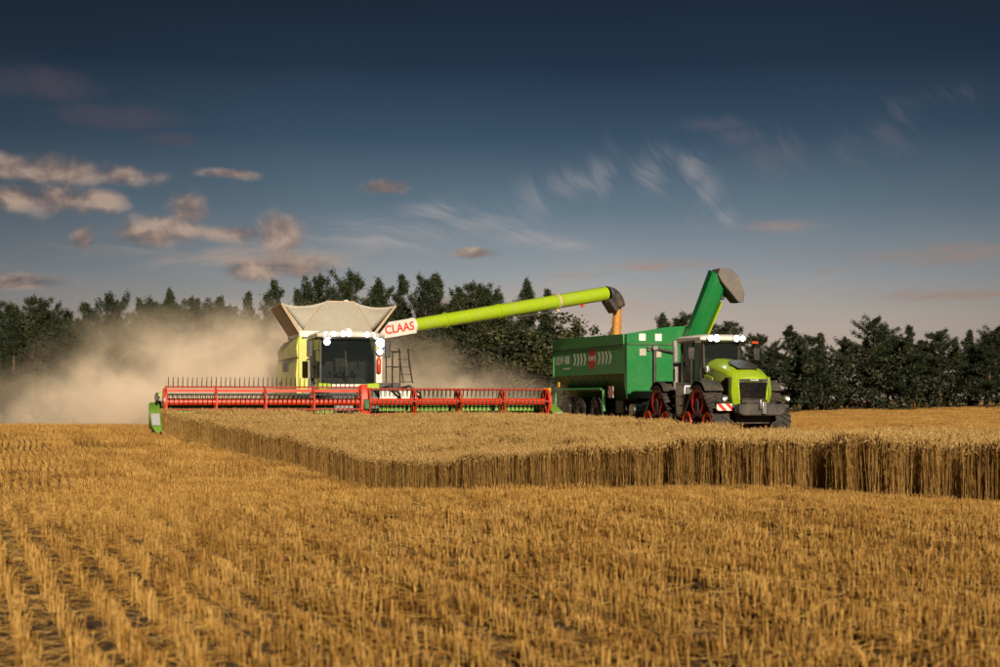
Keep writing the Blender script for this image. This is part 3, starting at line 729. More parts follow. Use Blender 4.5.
PINES = [pine_meshes(11, 10, 2.3, .14, 0), pine_meshes(12, 10, 2.7, .20, 1), pine_meshes(13, 10, 1.9, .10, 0), pine_meshes(14, 10, 2.5, .22, 1), pine_meshes(15, 10, 2.1, .15, 0), pine_meshes(16, 10, 2.9, .24, 1), pine_meshes(17, 10, 1.6, .08, 0)]
BROAD = [broad_meshes(31, 6.5, 2.6), broad_meshes(32, 6.5, 2.2), broad_meshes(33, 6.5, 2.9)]

def tree(name, meshes, px, ytop, d, h0, label, group, rng, wide=1.0):
    x = (px-500)/FPX*d; zt = CAMZ+(HY-ytop)/FPX*d; zb = hgt(x, d)-.05; s = (zt-zb)/h0
    e = empty(name, (x, d, zb), rng.uniform(0, 2*PI)); e.scale = (s*wide*rng.uniform(.9, 1.12),)*2+(s,)
    for nm, me in zip(('trunk', 'crown'), meshes): link(bpy.data.objects.new(nm, me), e)
    tag(e, label, 'tree', group)
ORD = 'first second third fourth fifth sixth seventh eighth ninth tenth eleventh twelfth thirteenth fourteenth fifteenth sixteenth'.split()
def trees():
    rng = np.random.default_rng(77)
    left = [(-14,300),(8,312),(34,301),(52,318),(88,305),(110,300),(139,301),(154,304),(175,294),(190,302),(219,299),(247,294)]
    mid = [(276,283),(297,292),(323,281),(354,280),(378,283),(403,277),(424,282),(437,276),(458,290),(473,287),(490,296),(532,284),(549,291)]
    right = [(666,317),(682,320),(727,325),(754,338),(788,327),(806,338),(821,334),(845,339),(875,322),(888,336),(908,327),(922,341),(941,333),(969,331),(984,338),(997,331),(1020,330)]
    sel = [1,3,5,0,2,4,6]
    for i, (px, yt) in enumerate(left):
        tree('pine_tree', PINES[sel[(i*3+1) % 7]], px, yt, 104+rng.uniform(-4, 6), 10, f'{ORD[i]} dark pine from the left edge, rising out of the harvest dust', 'pines behind the dust cloud on the left', rng, 1.05)
    for i, (px, yt) in enumerate(mid):
        tree('pine_tree', PINES[sel[(i*2+3) % 7]], px, yt, 108+rng.uniform(-4, 6), 10, f'{ORD[i]} tall pine from the left in the row behind harvester and unloading tube', 'pines behind the combine harvester', rng, 1.0)
    for i, (px, yt) in enumerate(right):
        w = 'behind the grain cart and tractor cab' if px < 760 else 'to the right of the tractor'
        k = i if px < 760 else i-4
        tree('pine_tree', PINES[(i*3+2) % 7], px, yt, 111+rng.uniform(-4, 6), 10, f'{ORD[k]} dark conifer from the left in the hedgerow {w}', 'conifers along the right of the field', rng, 1.45)
    for k in range(34):
        px = -20+k*31.5+rng.uniform(-9, 9); yt = 312 if px < 270 else 300 if px < 500 else 326 if px < 620 else 341
        tree('pine_tree', PINES[rng.integers(0, 7)], px, yt+rng.uniform(-4, 10), 121+rng.uniform(-3, 4), 10, 'half-hidden dark pine in the second row of the tree line', 'pines massed in the second row', rng, 1.25)
    b = [(432,338,92,1.1),(470,330,93,1.2),(505,318,92,1.15),(540,306,94,1.15),(566,312,96,1.1),(408,345,90,1.0),(585,322,98,1.0)]
    for i, (px, yt, d, w) in enumerate(b):
        tree('broadleaf_tree', BROAD[i % 3], px, yt, d, 6.5, f'{ORD[sorted(q[0] for q in b).index(px)]} olive leafy tree from the left, below the unloading tube', 'leafy trees between harvester and cart', rng, w)
trees()

def undergrowth():
    rng = np.random.default_rng(4); C = []; S = []
    for k in range(1500):
        px = rng.uniform(-120, 1120); d = rng.uniform(102, 121); x = (px-500)/FPX*d
        zb = hgt(x, d); top = (5.6 if px > 620 else 5.4)*rng.uniform(.35, 1.0)
        m = 60; r = rng.uniform(.4, 1.0)
        c = np.array((x, d, zb+top*rng.uniform(.05, 1)))
        q = rng.normal(size=(m, 3)); q /= np.linalg.norm(q, axis=1)[:, None]
        q = c+q*r*rng.uniform(.4, 1.0, m)[:, None]*np.array((1.1, 1, .9)); q[:, 2] = np.maximum(q[:, 2], zb+.05)
        C.append(q); S.append(np.clip(rng.uniform(0, .8)+rng.normal(0, .12, m), 0, 1))
    C = np.concatenate(C); S = np.concatenate(S); V, F = quads_at(rng, C, rng.uniform(.12, .34, len(C)))
    o = link(bpy.data.objects.new('undergrowth', fast_mesh('undergrowth', V, F, M['brush'], np.repeat(S, 4))))
    tag(o, 'dense dark undergrowth filling the foot of the tree line', 'undergrowth', kind='stuff')
undergrowth()

# ------------------------------------------------------------------ harvest dust hanging behind the machines
def dust():
    mb = MB(); mb.box((-14, 65, 2.6), (56, 30, 8.2)); m = bpy.data.materials.new('harvest_dust'); m.use_nodes = True
    nt = m.node_tree; nt.nodes.clear()
    geo = nt.nodes.new('ShaderNodeTexCoord'); sp = nt.nodes.new('ShaderNodeSeparateXYZ'); nt.links.new(geo.outputs['Object'], sp.inputs[0])
    tot = None
    for x, y, z, rx, ry, rz, a in [(-11.5,57.5,1.0,3.6,3.6,1.5,1.0),(-14.6,59,1.0,3.9,5,1.6,.85),(-19,61,.8,3.4,5,1.2,.26),(-9.6,61,2.3,2.6,4,1.8,.75),(-13,63,3.0,5,6,1.9,.50),
                                   (-2.5,60,1.2,3.6,4,1.1,.55),(1.0,66,1.0,3,3,1.0,.15),(-24,66,1.2,4,6,1.8,.08),(-5.5,64,2.0,4,5,1.8,.4)]:
        e = None
        for s, c, r in ((0, x, rx), (1, y, ry), (2, z, rz)):
            q = nmath(nt, 'DIVIDE', nmath(nt, 'SUBTRACT', sp.outputs[s], c), r); q = nmath(nt, 'MULTIPLY', q, q); e = q if e is None else nmath(nt, 'ADD', e, q)
        g = nmath(nt, 'MULTIPLY', nmath(nt, 'EXPONENT', nmath(nt, 'MULTIPLY', e, -1.0)), a); tot = g if tot is None else nmath(nt, 'ADD', tot, g)
    n = nnoise(nt, geo.outputs['Object'], .50, 5, .62, .5)
    den = nmath(nt, 'MULTIPLY', nmath(nt, 'SUBTRACT', tot, .03), nsmooth(nt, n, .40, .64))
    den = nmath(nt, 'MULTIPLY', nmath(nt, 'MAXIMUM', den, 0.0), DUST)
    pv = nt.nodes.new('ShaderNodeVolumePrincipled'); pv.inputs['Color'].default_value = (.975, .855, .70, 1); pv.inputs['Anisotropy'].default_value = -0.2
    nt.links.new(den, pv.inputs['Density'])
    out = nt.nodes.new('ShaderNodeOutputMaterial'); nt.links.new(pv.outputs[0], out.inputs['Volume'])
    o = mb.build('dust_cloud', m, smooth=False); tag(o, 'pale brown harvest dust billowing behind the combine harvester', 'dust', kind='stuff')
DUST = 0.62
# ================================================================== combine harvester
V3 = Vector
def lens(mb_name, parent, c, d, size, mat='lamp', housing=True):
    """work lamp: dark housing with a lit lens on its front; d = facing direction"""
    d = V3(d).normalized(); c = V3(c); r = (size[0]+size[1])*.26; h = MB(); h.path([c-d*.12, c-d*.05, c], [r*.7, r*1.25, r*1.25], 14); ho = h.build(mb_name, 'black', parent)
    l = MB(); l.path([c+d*.001, c+d*.02, c+d*.035], [r*1.05, r, r*.5], 14); l.build('lens', mat, ho)
    return ho

def combine():
    root = empty('combine_harvester', (HX, HYY, COMB_Z), YAW)
    tag(root, 'lime and white combine harvester with open grain tank, facing the camera', 'combine')
    B = lambda nm, mb, mat, par=root, **k: mb.build(nm, mat, par, **k)
    # --- body
    m = MB(); m.prism([(4.5, .95), (4.5, 3.45), (9.6, 3.45), (10.6, 2.4), (10.6, 1.3), (9.4, .95)], 'x', -1.36, 1.36); B('body', m, 'grey', bevel=.03)
    for sx in (-1, 1):
        a, b_ = (1.37, 1.56)
        m = MB()
        rings = []
        for y in (4.55, 5.6, 6.9, 8.4, 9.7):
            t = (y-4.55)/5.15; zt = 3.52-.22*t*t
            rings.append([(sx*q[0], y, q[1]) for q in ((a, 2.72), (b_, 2.72), (b_+.03, 3.1), (b_-.02, zt-.16), (b_-.10, zt), (a, zt))])
        m.loft(rings); up = B('upper_side_panel', m, 'lime_lit_dusty', bevel=.02)
        m = MB(); rings = []
        for y in (4.55, 5.6, 6.9, 8.4, 9.7):
            rings.append([(sx*q[0], y, q[1]) for q in ((a, 1.05), (b_-.06, 1.05), (b_+.02, 1.4), (b_+.05, 2.1), (b_, 2.68), (a, 2.68))])
        m.loft(rings); lo = B('lower_side_panel', m, 'lime_lit_dusty', bevel=.02)
        for k in range(4):
            m = MB(); m.box((sx*(b_+.045), 6.6+k*.42, 2.44), (.03, .22, .42)); m.build('louvre', 'black', lo)
        m = MB(); m.box((sx*(b_+.03), 8.7, 1.8), (.02, .9, .5)); m.build('vent_grille', 'dark', lo)
        m = MB(); m.box((sx*(b_+.02), 7.0, 2.70), (.03, 5.2, .035)); m.build('panel_seam', 'black', up)
    for sx in (-1, 1):
        m = MB(); m.box((sx*1.34, 4.46, 2.45), (.36, .10, 1.9)); B('front_shoulder', m, 'lime_lit_dusty', bevel=.03)
    m = MB(); m.box((0, 4.46, 2.3), (2.2, .1, 2.0)); B('bulkhead', m, 'white')
    m = MB(); m.prism([(9.7, 1.0), (9.7, 3.2), (10.9, 2.7), (11.2, 1.5), (10.6, 1.0)], 'x', -1.2, 1.2); B('straw_hood', m, 'lime_lit_dusty', bevel=.05)
    # --- cab
    fl = [(-1.02, 2.62), (-1.02, 4.36), (1.02, 4.36), (1.02, 2.62)]
    m = MB(); m.prism([(-1.05, 4.4), (-1.08, 2.75), (-.75, 2.46), (0, 2.36), (.75, 2.46), (1.08, 2.75), (1.05, 4.4)], 'z', 1.52, 1.70); B('cab_floor', m, 'white', bevel=.03)
    for sx in (-1, 1):
        m = MB(); m.loft([[(sx*x, y, z) for x, z in ((.62, 1.50), (1.12, 1.50), (1.12, 1.74), (.66, 1.72))] for y in (2.34, 2.9)]); B('cab_base_cover', m, 'lime', bevel=.04)
    # windscreen: curved, in one piece
    def arc(z, bulge, w): return [(w*t, 2.62-bulge*(1-t*t), z) for t in np.linspace(-1, 1, 13)]
    m = MB(); r0, r1, r2 = arc(1.72, .26, .98), arc(2.6, .34, 1.0), arc(3.36, .26, .98)
    m.loft([r0, r1, r2], caps=False, closed=False); ws = B('windscreen', m, 'glass')
    m = MB(); m.path([(.05, 2.30, 1.75), (-.12, 2.24, 2.5)], .014, 5); m.path([(-.11, 2.235, 2.0), (-.16, 2.25, 2.9)], .02, 5); m.build('wiper', 'black', ws)
    for sx in (-1, 1):
        m = MB(); m.hexa([(sx*1.0, 2.70, 1.74), (sx*1.04, 4.26, 1.74), (sx*1.03, 4.26, 1.74), (sx*.99, 2.70, 1.74), (sx*1.0, 2.70, 3.34), (sx*1.06, 4.26, 3.34), (sx*1.05, 4.26, 3.34), (sx*.99, 2.70, 3.34)])
        sw = B('side_window', m, 'glass', smooth=False)
        m = MB(); m.path([(sx*1.08, 3.05, 1.95), (sx*1.08, 3.05, 2.95), (sx*1.08, 3.9, 2.95), (sx*1.08, 3.9, 1.95)], .022, 6); m.path([(sx*1.08, 3.05, 2.42), (sx*1.08, 3.9, 2.42)], .018, 6); m.build('grab_rail', 'dark', sw)
        m = MB(); m.beam((sx*1.0, 2.62, 1.68), (sx*1.0, 2.66, 3.4), .07, .09, (0, 1, 0)); B('cab_post', m, 'black', bevel=.01)
        m = MB(); m.beam((sx*1.05, 4.30, 1.68), (sx*1.07, 4.30, 3.4), .09, .12, (0, 1, 0)); B('cab_post', m, 'black', bevel=.01)
    m = MB(); rr = []
    for z, g in ((3.34, -.02), (3.40, .10), (3.52, .12), (3.60, .02), (3.63, -.12)):
        rr.append([(x*(1.05+g), y, z) for x, y in ((-1, 4.45), (-1, 2.55-g), (-.7, 2.22-g), (0, 2.10-g), (.7, 2.22-g), (1, 2.55-g), (1, 4.45))])
    m.loft(rr); roof = B('cab_roof', m, 'white', bevel=.02)
    m = MB(); m.lathe([(0, .16), (.10, .15), (.17, .08)], (.2, 3.6, 3.62), 'z', 12); m.build('satellite_receiver', 'white', roof)
    # seat, column and console seen through the glass
    m = MB(); m.box((0, 3.75, 2.05), (.52, .5, .16)); m.box((0, 4.02, 2.45), (.50, .14, .75)); m.box((0, 4.03, 2.92), (.30, .10, .22)); B('seat', m, 'black', bevel=.05)
    m = MB(); m.path([(0, 3.05, 1.7), (0, 3.15, 2.25)], .06, 8); m.lathe([(-.02, .20), (0, .22), (.02, .20)], (0, 3.18, 2.3), 'z', 16); B('steering_column', m, 'black')
    m = MB(); m.box((.42, 3.6, 2.15), (.18, .6, .12)); B('armrest_console', m, 'dark', bevel=.02)
    m = MB(); m.box((.50, 3.2, 2.45), (.05, .24, .34)); B('display', m, 'dark', bevel=.02)
    m = MB(); m.box((-.42, 3.6, 2.12), (.16, .5, .1)); B('armrest', m, 'dark', bevel=.02)
    m = MB(); m.box((0, 4.33, 2.45), (2.0, .04, 1.6)); B('cab_rear_wall', m, 'black')
    # lamps
    for x, z, y, s in ((-.86, 3.49, 2.26, (.20, .14)), (-.62, 3.50, 2.14, (.2, .14)), (-.30, 3.50, 2.02, (.22, .15)), (-.08, 3.51, 2.0, (.24, .16)), (.60, 3.49, 2.12, (.20, .14)), (.84, 3.48, 2.24, (.2, .14))):
        lens('work_lamp', root, (x, y-.04, z), (x*.25, -1, -.1), s)
    lens('work_lamp', root, (-.80, 2.42, 3.22), (-.1, -1, -.1), (.24, .18))
    lens('work_lamp', root, (1.24, 2.75, 3.22), (.1, -1, -.05), (.34, .30)); lens('work_lamp', root, (1.22, 2.78, 2.90), (.1, -1, -.05), (.22, .18))
    # mirrors
    for sx in (-1, 1):
        m = MB(); m.path([(sx*1.05, 2.9, 3.36), (sx*1.35, 2.45, 3.34), (sx*1.42, 2.40, 3.15)], .022, 6); mi = B('mirror', m, 'black')
        m = MB(); m.box((sx*1.42, 2.42, 2.98), (.22, .10, .62)); m.build('mirror_head', 'black', mi, bevel=.03)
    # right hand side: white door panel with extinguisher, platform, rails and ladder
    m = MB(); m.box((1.20, 3.0, 2.36), (.30, .08, 1.25)); wp = B('tool_panel', m, 'white', bevel=.02)
    m = MB(); m.lathe([(-.28, .07), (-.26, .085), (.22, .085), (.30, .03), (.36, .03)], (1.20, 2.88, 2.40), 'z', 12); B('fire_extinguisher', m, 'red')
    m = MB(); m.box((1.55, 3.6, 1.72), (.95, 1.5, .07)); m.box((1.55, 2.87, 1.62), (.95, .05, .16)); B('platform', m, 'dark', bevel=.01)
    for x, y in ((1.48, 2.9), (2.0, 2.9), (2.0, 4.2), (1.72, 2.9)):
        m = MB(); m.path([(x, y, 1.72), (x, y, 2.92)], .025, 6); B('rail_post', m, 'black')
    m = MB(); m.path([(1.45, 2.9, 2.92), (2.0, 2.9, 2.92), (2.0, 4.2, 2.92)], .026, 6); m.path([(1.45, 2.9, 2.35), (2.0, 2.9, 2.35), (2.0, 4.2, 2.35)], .02, 6); B('hand_rail', m, 'black')
    m = MB()
    for x in (2.06, 2.40):
        m.path([(x, 3.3, 3.05), (x+.04, 3.28, 2.5), (x+.14, 3.15, 1.75)], .03, 6)
    B('ladder_side', m, 'black')
    for k in range(4):
        m = MB(); z = 1.80+k*.28; m.box((2.30-.03*k, 3.2+.03*k, z), (.36, .16, .04)); B('ladder_step', m, 'dark')
    m = MB(); m.box((1.78, 2.78, 1.60), (.26, .4, .28)); m.box((1.5, 2.7, 1.52), (.5, .2, .12)); B('step_hinge', m, 'dark', bevel=.03)
    # --- feeder house, tracks and wheels
    m = MB(); m.prism([(.9, .45), (.9, 1.15), (3.6, 1.95), (3.6, 1.0)], 'x', -.80, .80); B('feeder_house', m, 'grey', bevel=.03)
    for sx in (-1, 1):
        ym, zc = 4.9, .0
        pts = hull_belt([(3.95, .42, .40), (5.85, .42, .40), (4.9, 1.0, .46)], .05)
        m = MB(); belt(m, pts, sx*1.20, .72, .07); tr = B('crawler_track', m, 'rubber')
        for y, z, r in ((3.95, .42, .38), (5.85, .42, .38), (4.9, 1.0, .44)):
            m = MB(); m.lathe([(-.3, r*.5), (-.3, r), (.3, r), (.3, r*.85), (.24, r*.8), (.24, r*.2)], (sx*1.2, y, z), 'x', 20); m.build('track_wheel', 'lime', tr)
        m = MB(); tyre(m, (sx*1.3, 9.4, .72), .72, .5, .36); wh = B('rear_tyre', m, 'rubber')
        m = MB(); m.lathe([(-.2, .37), (.2, .37), (.2, .32), (.1, .30), (.1, .06)], (sx*1.3, 9.4, .72), 'x', 20); m.build('rim', 'lime', wh)
    for cc, dd_ in (((0, 4.9, .85), (2.2, .4, .4)), ((0, 9.4, .75), (2.4, .25, .25))):
        m = MB(); m.box(cc, dd_); B('axle', m, 'dark')
    # --- grain tank with opened flaps
    y0, y1, zb, zt = 4.7, 7.6, 3.55, 4.76
    m = MB(); m.box((0, (y0+y1)/2, 3.60), (2.92, y1-y0+.1, .24)); B('tank_rim', m, 'white', bevel=.02)
    def sheet(name, pts, mat, th=.03, sub=None):
        p = [V3(q) for q in pts]; n = (p[1]-p[0]).cross(p[2]-p[0]).normalized()*th
        mb = MB(); k = len(p); mb.add([*p, *[q+n for q in p]], [tuple(range(k))[::-1], tuple(range(k, 2*k))]+[(i, (i+1) % k, k+(i+1) % k, k+i) for i in range(k)])
        return B(name, mb, mat, smooth=False)
    f0, f1 = (-1.30, y0, 3.72), (1.30, y0, 3.72); t0, t1 = (-.52, y0-.55, zt+.05), (.52, y0-.55, zt+.05)
    b0, b1 = (-1.30, y1, 3.72), (1.30, y1, 3.72); u0, u1 = (-.52, y1+.55, zt), (.52, y1+.55, zt)
    sl0, sl1 = (-2.10, y0+.0, zt-.02), (-2.10, y1-.0, zt-.05); sr0, sr1 = (2.24, y0+.0, zt-.02), (2.24, y1, zt-.05)
    sheet('front_tank_flap', [f0, f1, t1, t0], 'canvas'); sheet('rear_tank_flap', [b1, b0, u0, u1], 'canvas')
    sheet('side_tank_flap', [(-1.42, y1, 3.66), (-1.42, y0, 3.66), sl0, sl1], 'tan', .05); sheet('side_tank_flap', [(1.42, y0, 3.66), (1.42, y1, 3.66), sr1, sr0], 'tan', .05)
    def drape(name, a, b, c):     # corner canvas sagging between two flaps
        a, b, c = V3(a), V3(b), V3(c); n = 8; vs_ = []; fs = []; idx = {}
        nn = (b-a).cross(c-a).normalized()
        for i in range(n+1):
            for j in range(n+1-i):
                s, t = i/n, j/n; p = a+(b-a)*s+(c-a)*t
                e = s*t*4; p = p+V3((0, 0, -.16))*e*(1-.3*s)+nn*.07*math.sin(9*s+5*t)*s*t*2
                idx[i, j] = len(vs_); vs_.append(p)
        for i in range(n):
            for j in range(n-i):
                fs.append((idx[i, j], idx[i+1, j], idx[i, j+1]))
                if i+j < n-1: fs.append((idx[i+1, j], idx[i+1, j+1], idx[i, j+1]))
        mb = MB(); mb.add(vs_, fs); o = B(name, mb, 'canvas', ang=80); s = o.modifiers.new('thick', 'SOLIDIFY'); s.thickness = .012
    drape('corner_canvas', f0, t0, sl0); drape('corner_canvas', f1, sr0, t1); drape('corner_canvas', b0, sl1, u0); drape('corner_canvas', b1, u1, sr1)
    for p, q in ((f0, t0), (f1, t1), (sl0, sl1), (sr0, sr1), ((-1.42, y0-.03, 3.70), (sl0[0], sl0[1]-.03, sl0[2])), ((1.42, y0-.03, 3.70), (sr0[0], sr0[1]-.03, sr0[2])), (t0, t1)):
        m = MB(); m.tube(p, q, .024, n=6); B('flap_edge_rod', m, 'tan')
    m = MB(); m.path([(.55, 5.9, 3.7), (.55, 5.9, 4.86)], .02, 6); m.lathe([(0, .13), (.1, .13), (.16, .07)], (.55, 5.9, 4.84), 'z', 12); B('beacon_mast', m, 'white')
    # --- unloading auger
    Rz = Matrix.Rotation(-YAW, 3, 'Z')
    def loc(p): return Rz @ (V3(p)-V3((HX, HYY, COMB_Z)))
    P0 = V3((1.35, 5.7, 3.72)); E = loc((4.62, 60.2, 6.02)); d = (E-P0).normalized(); L = (E-P0).length
    m = MB(); m.path([P0+d*2.05, P0+d*(L*.5), E], [.265, .285, .305], 20); au = B('unloading_auger', m, 'lime')
    m = MB(); m.path([P0-d*.5-V3((0, 0, .12)), P0+d*.2, P0+d*2.06], [.30, .30, .275], 20); ws_ = m.build('auger_base_tube', 'white', au)
    m = MB(); m.path([P0+d*2.02, P0+d*2.12], .32, 20); m.build('tube_flange', 'white', au)
    # square cover with the lettering facing the camera
    up = V3((0, 0, 1)); sd = d.cross(up).normalized(); un = sd.cross(d).normalized()
    m = MB(); c0 = P0+d*.55+sd*.24; c1 = P0+d*2.02+sd*.24; m.beam(c0, c1, .14, .60, un); m.build('name_plate', 'white', au)
    lettering('lettering', 'CLAAS', .46, 'decal_red', au, P0+d*1.28+sd*.313-un*.01, d, un, .001, .012, .98)
    for f in (.30, .52, .76):
        m = MB(); q = P0+d*(L*f); m.path([q-d*.035, q+d*.035], .318, 20); m.build('clamp_band', 'lime', au)
    q = P0+d*(L*.775); m = MB(); m.path([q-d*.05, q+d*.05], .335, 20); m.box(q-un*.32, (.12, .12, .2)); m.build('hinge_bracket', 'tan', au)
    m = MB(); m.path([P0+d*(L*.60)-un*.36, P0+d*(L*.72)-un*.40, P0+d*(L*.775)-un*.34], .03, 6); m.build('hydraulic_line', 'steel', au)
    m = MB(); m.box(P0+d*(L*.885)-un*.36+sd*.05, (.14, .1, .12)); m.build('marker_lamp', 'red', au)
    # spout: rubber hood turning downwards
    dd = V3((d.x, d.y, 0)).normalized(); rings = []
    for k in range(9):
        t = k/8; a = R(-10+82*t); dirv = dd*math.cos(a)-up*math.sin(a); nv = dd*math.sin(a)+up*math.cos(a)
        c = E+dd*(.10+.62*math.sin(R(90*t)*.9))-up*(.62*(1-math.cos(R(90*t)*.95)))
        w = .34+.04*math.sin(t*PI); hgt_ = .33-.02*t
        rings.append([c+sd*math.cos(q)*w+nv*math.sin(q)*hgt_ for q in (2*PI*j/16 for j in range(16))])
    m = MB(); m.loft(rings, caps=False); sp = m.build('spout', 'darkrubber', au); so = sp.modifiers.new('thick', 'SOLIDIFY'); so.thickness = .03; so.offset = -1
    m = MB(); m.hexa([E-sd*.3-up*.36, E+sd*.3-up*.36, E+sd*.3+dd*.42-up*.86, E-sd*.3+dd*.42-up*.86, E-sd*.3+dd*.12-up*.2, E+sd*.3+dd*.12-up*.2, E+sd*.3+dd*.55-up*.66, E-sd*.3+dd*.55-up*.66]); m.build('spout_flap', 'darkrubber', au, bevel=.03)
    root_m = Matrix.Rotation(YAW, 3, 'Z')
    end = V3((HX, HYY, COMB_Z))+root_m @ (E+dd*.70-up*.62)
    return end

def hull_belt(circs, off, n=14):
    """convex loop round circles given as (y, z, r): points with outward normals"""
    P = []
    for y, z, r in circs:
        for k in range(n*4):
            t = 2*PI*k/(n*4); P.append((y+math.cos(t)*(r+off), z+math.sin(t)*(r+off)))
    P = sorted(set(P)); 
    def half(ps):
        o = []
        for p in ps:
            while len(o) > 1 and (o[-1][0]-o[-2][0])*(p[1]-o[-2][1])-(o[-1][1]-o[-2][1])*(p[0]-o[-2][0]) <= 0: o.pop()
            o.append(p)
        return o
    a, b = half(P), half(P[::-1]); H = a[:-1]+b[:-1]
    # even spacing
    H = np.array(H+[H[0]]); s = np.concatenate([[0], np.cumsum(np.linalg.norm(np.diff(H, axis=0), axis=1))]); N = 72
    q = np.linspace(0, s[-1], N, endpoint=False); pts = np.stack([np.interp(q, s, H[:, 0]), np.interp(q, s, H[:, 1])], 1)
    t = np.roll(pts, -1, 0)-np.roll(pts, 1, 0); t /= np.linalg.norm(t, axis=1)[:, None]
    return pts, np.stack([t[:, 1], -t[:, 0]], 1), s[-1]

def belt(m, bl, x, w, th, lugs=False):
    pts, nrm, per = bl; n = len(pts); sec = ((-w/2, 0), (w/2, 0), (w/2, -th), (-w/2, -th))
    rings = [[(x+q[0], pts[i, 0]+nrm[i, 0]*q[1], pts[i, 1]+nrm[i, 1]*q[1]) for q in sec] for i in range(n)]
    m.loft(rings+[rings[0]], caps=False)

def tyre(m, c, r, w, ri):
    prof = [(-w*.36, ri), (-w*.48, ri+.05), (-w*.5, r*.80), (-w*.42, r*.94), (-w*.2, r), (w*.2, r), (w*.42, r*.94), (w*.5, r*.80), (w*.48, ri+.05), (w*.36, ri)]
    m.lathe(prof, c, 'x', 28)

def header():
    root = empty('cutting_header', (HX, HYY, COMB_Z), YAW)
    tag(root, 'wide red and green cutting header with reel, mounted on the combine harvester', 'header')
    B = lambda nm, mb, mat, par=root, **k: mb.build(nm, mat, par, **k)
    Wd = 6.78
    m = MB(); m.prism([(1.15, .25), (1.15, .98), (1.22, .98), (1.28, .25)], 'x', -Wd, Wd); B('back_sheet', m, 'midgreen')
    m = MB(); m.box((0, 1.25, 1.04), (2*Wd, .16, .12)); B('top_beam', m, 'dark', bevel=.02)
    m = MB(); m.prism([(-.35, .12), (-.35, .18), (1.2, .34), (1.2, .26)], 'x', -Wd, Wd); B('draper_floor', m, 'rubber')
    m = MB()
    for k in range(int(2*Wd/.076)):
        x = -Wd+.04+k*.076; m.add([(x-.018, -.40, .13), (x+.018, -.40, .13), (x, -.56, .16), (x, -.40, .18)], [(0, 2, 1), (0, 3, 2), (1, 2, 3), (0, 1, 3)])
    kb = B('knife_guards', m, 'steel', smooth=False); kb['kind'] = 'stuff'
    for k in range(13):     # ribs on the back sheet
        x = -Wd+.4+k*(2*Wd-.8)/12; m = MB(); m.box((x, 1.13, .62), (.05, .03, .7)); B('sheet_rib', m, 'lime')
    for sx in (-1, 1):
        # end sheet and divider nose
        m = MB(); x0 = sx*(Wd+.01)
        prof = [(1.3, .10), (1.3, 1.0), (.9, 1.05), (.2, .98), (-.5, .72), (-1.15, .30), (-1.45, .08), (-.9, .03)]
        w = [.14, .12, .13, .2, .24, .18, .03, .2]
        a = [(x0, p[0], p[1]) for p in prof]; b = [(x0+sx*(.16+ww), p[0], p[1]) for p, ww in zip(prof, w)]
        n = len(prof); m.add(a+b, [tuple(range(n)), tuple(range(n, 2*n))[::-1]]+[(i, (i+1) % n, n+(i+1) % n, n+i) for i in range(n)])
        dv = B('end_divider', m, 'midgreen', bevel=.03)
        m = MB(); m.add([(x0+sx*.05, -.62, .665), (x0+sx*.32, -.60, .665), (x0+sx*.30, -1.16, .30), (x0+sx*.06, -1.18, .29)], [(0, 1, 2, 3)])
        o = m.build('decal', 'decal_grey', dv, smooth=False); o.location = (0, -.02, .02)
        m = MB(); m.path([(x0+sx*.1, .2, .9), (x0+sx*.12, -.1, 1.22), (x0+sx*.12, -.12, 1.36)], .035, 8); m.box((x0+sx*.12, -.1, 1.2), (.12, .12, .18)); m.build('lift_cylinder', 'black', dv)
        m = MB(); m.path([(x0+sx*.05, 1.1, 1.0), (x0+sx*.02, .5, 1.32), (x0+sx*.0, .0, 1.30)], .06, 8); m.build('crop_lifter_arm', 'lime', dv)
        m = MB(); m.path([(x0+sx*.06, -1.40, .10), (x0+sx*.03, -1.75, .12)], [.04, .012], 8); m.build('divider_tip', 'steel', dv)
    # reel in two halves
    zc, yc, rr = 1.06, -.30, .50
    for side, (xa, xb), ph in ((-1, (-6.62, -.16), 90), (1, (.14, 6.58), 62)):
        m = MB(); m.tube((xa, yc, zc), (xb, yc, zc), .12, n=18); reel = B('reel', m, 'red')
        tl = .27
        for k in range(6):
            a = R(ph+60*k); y = yc+math.cos(a)*rr*-1; z = zc+math.sin(a)*rr
            m = MB(); m.tube((xa, y, z), (xb, y, z), .030, n=8); bar = m.build('tine_bar', 'red' if k % 2 == 0 or side > 0 else 'trim', reel)
            m = MB(); nt_ = int((xb-xa)/.155)
            for j in range(nt_):
                x = xa+.08+j*.155
                if side < 0 and k == 0: p1, p2 = (x, y-.02, z+.16), (x+.006, y-.05, z+tl+.06)
                else: p1, p2 = (x, y+.02, z-.13), (x, y+.07, z-tl)
                m.path([(x, y, z), p1, p2], [.016, .015, .010], 4)
                m.box((x, y, z), (.05, .07, .07))
            tn = m.build('tines', 'trim', bar, smooth=False); tn['kind'] = 'stuff'
            if side < 0 and k == 0:
                m = MB(); m.box(((xa+xb)/2, y-.05, z-.12), (xb-xa-.06, .02, .10)); m.build('bat_board', 'red', reel)
        for j in range(5):
            x = xa+(xb-xa)*j/4; m = MB(); n6 = []
            for k in range(6):
                a = R(ph+60*k); n6.append((yc-math.cos(a)*rr*1.04, zc+math.sin(a)*rr*1.04))
            for k in range(6):
                m.beam((x, yc, zc), (x, n6[k][0], n6[k][1]), .05, .07, (1, 0, 0))
                m.beam((x, *n6[k]), (x, *n6[(k+1) % 6]), .035, .045, (1, 0, 0))
            m.build('reel_spider', 'red', reel)
        xo = xa if side < 0 else xb; m = MB(); m.lathe([(-.03, .15), (-.03, .46), (.03, .46), (.03, .15)], (xo+side*.06, yc, zc), 'x', 18); m.build('end_disc', 'red', reel)
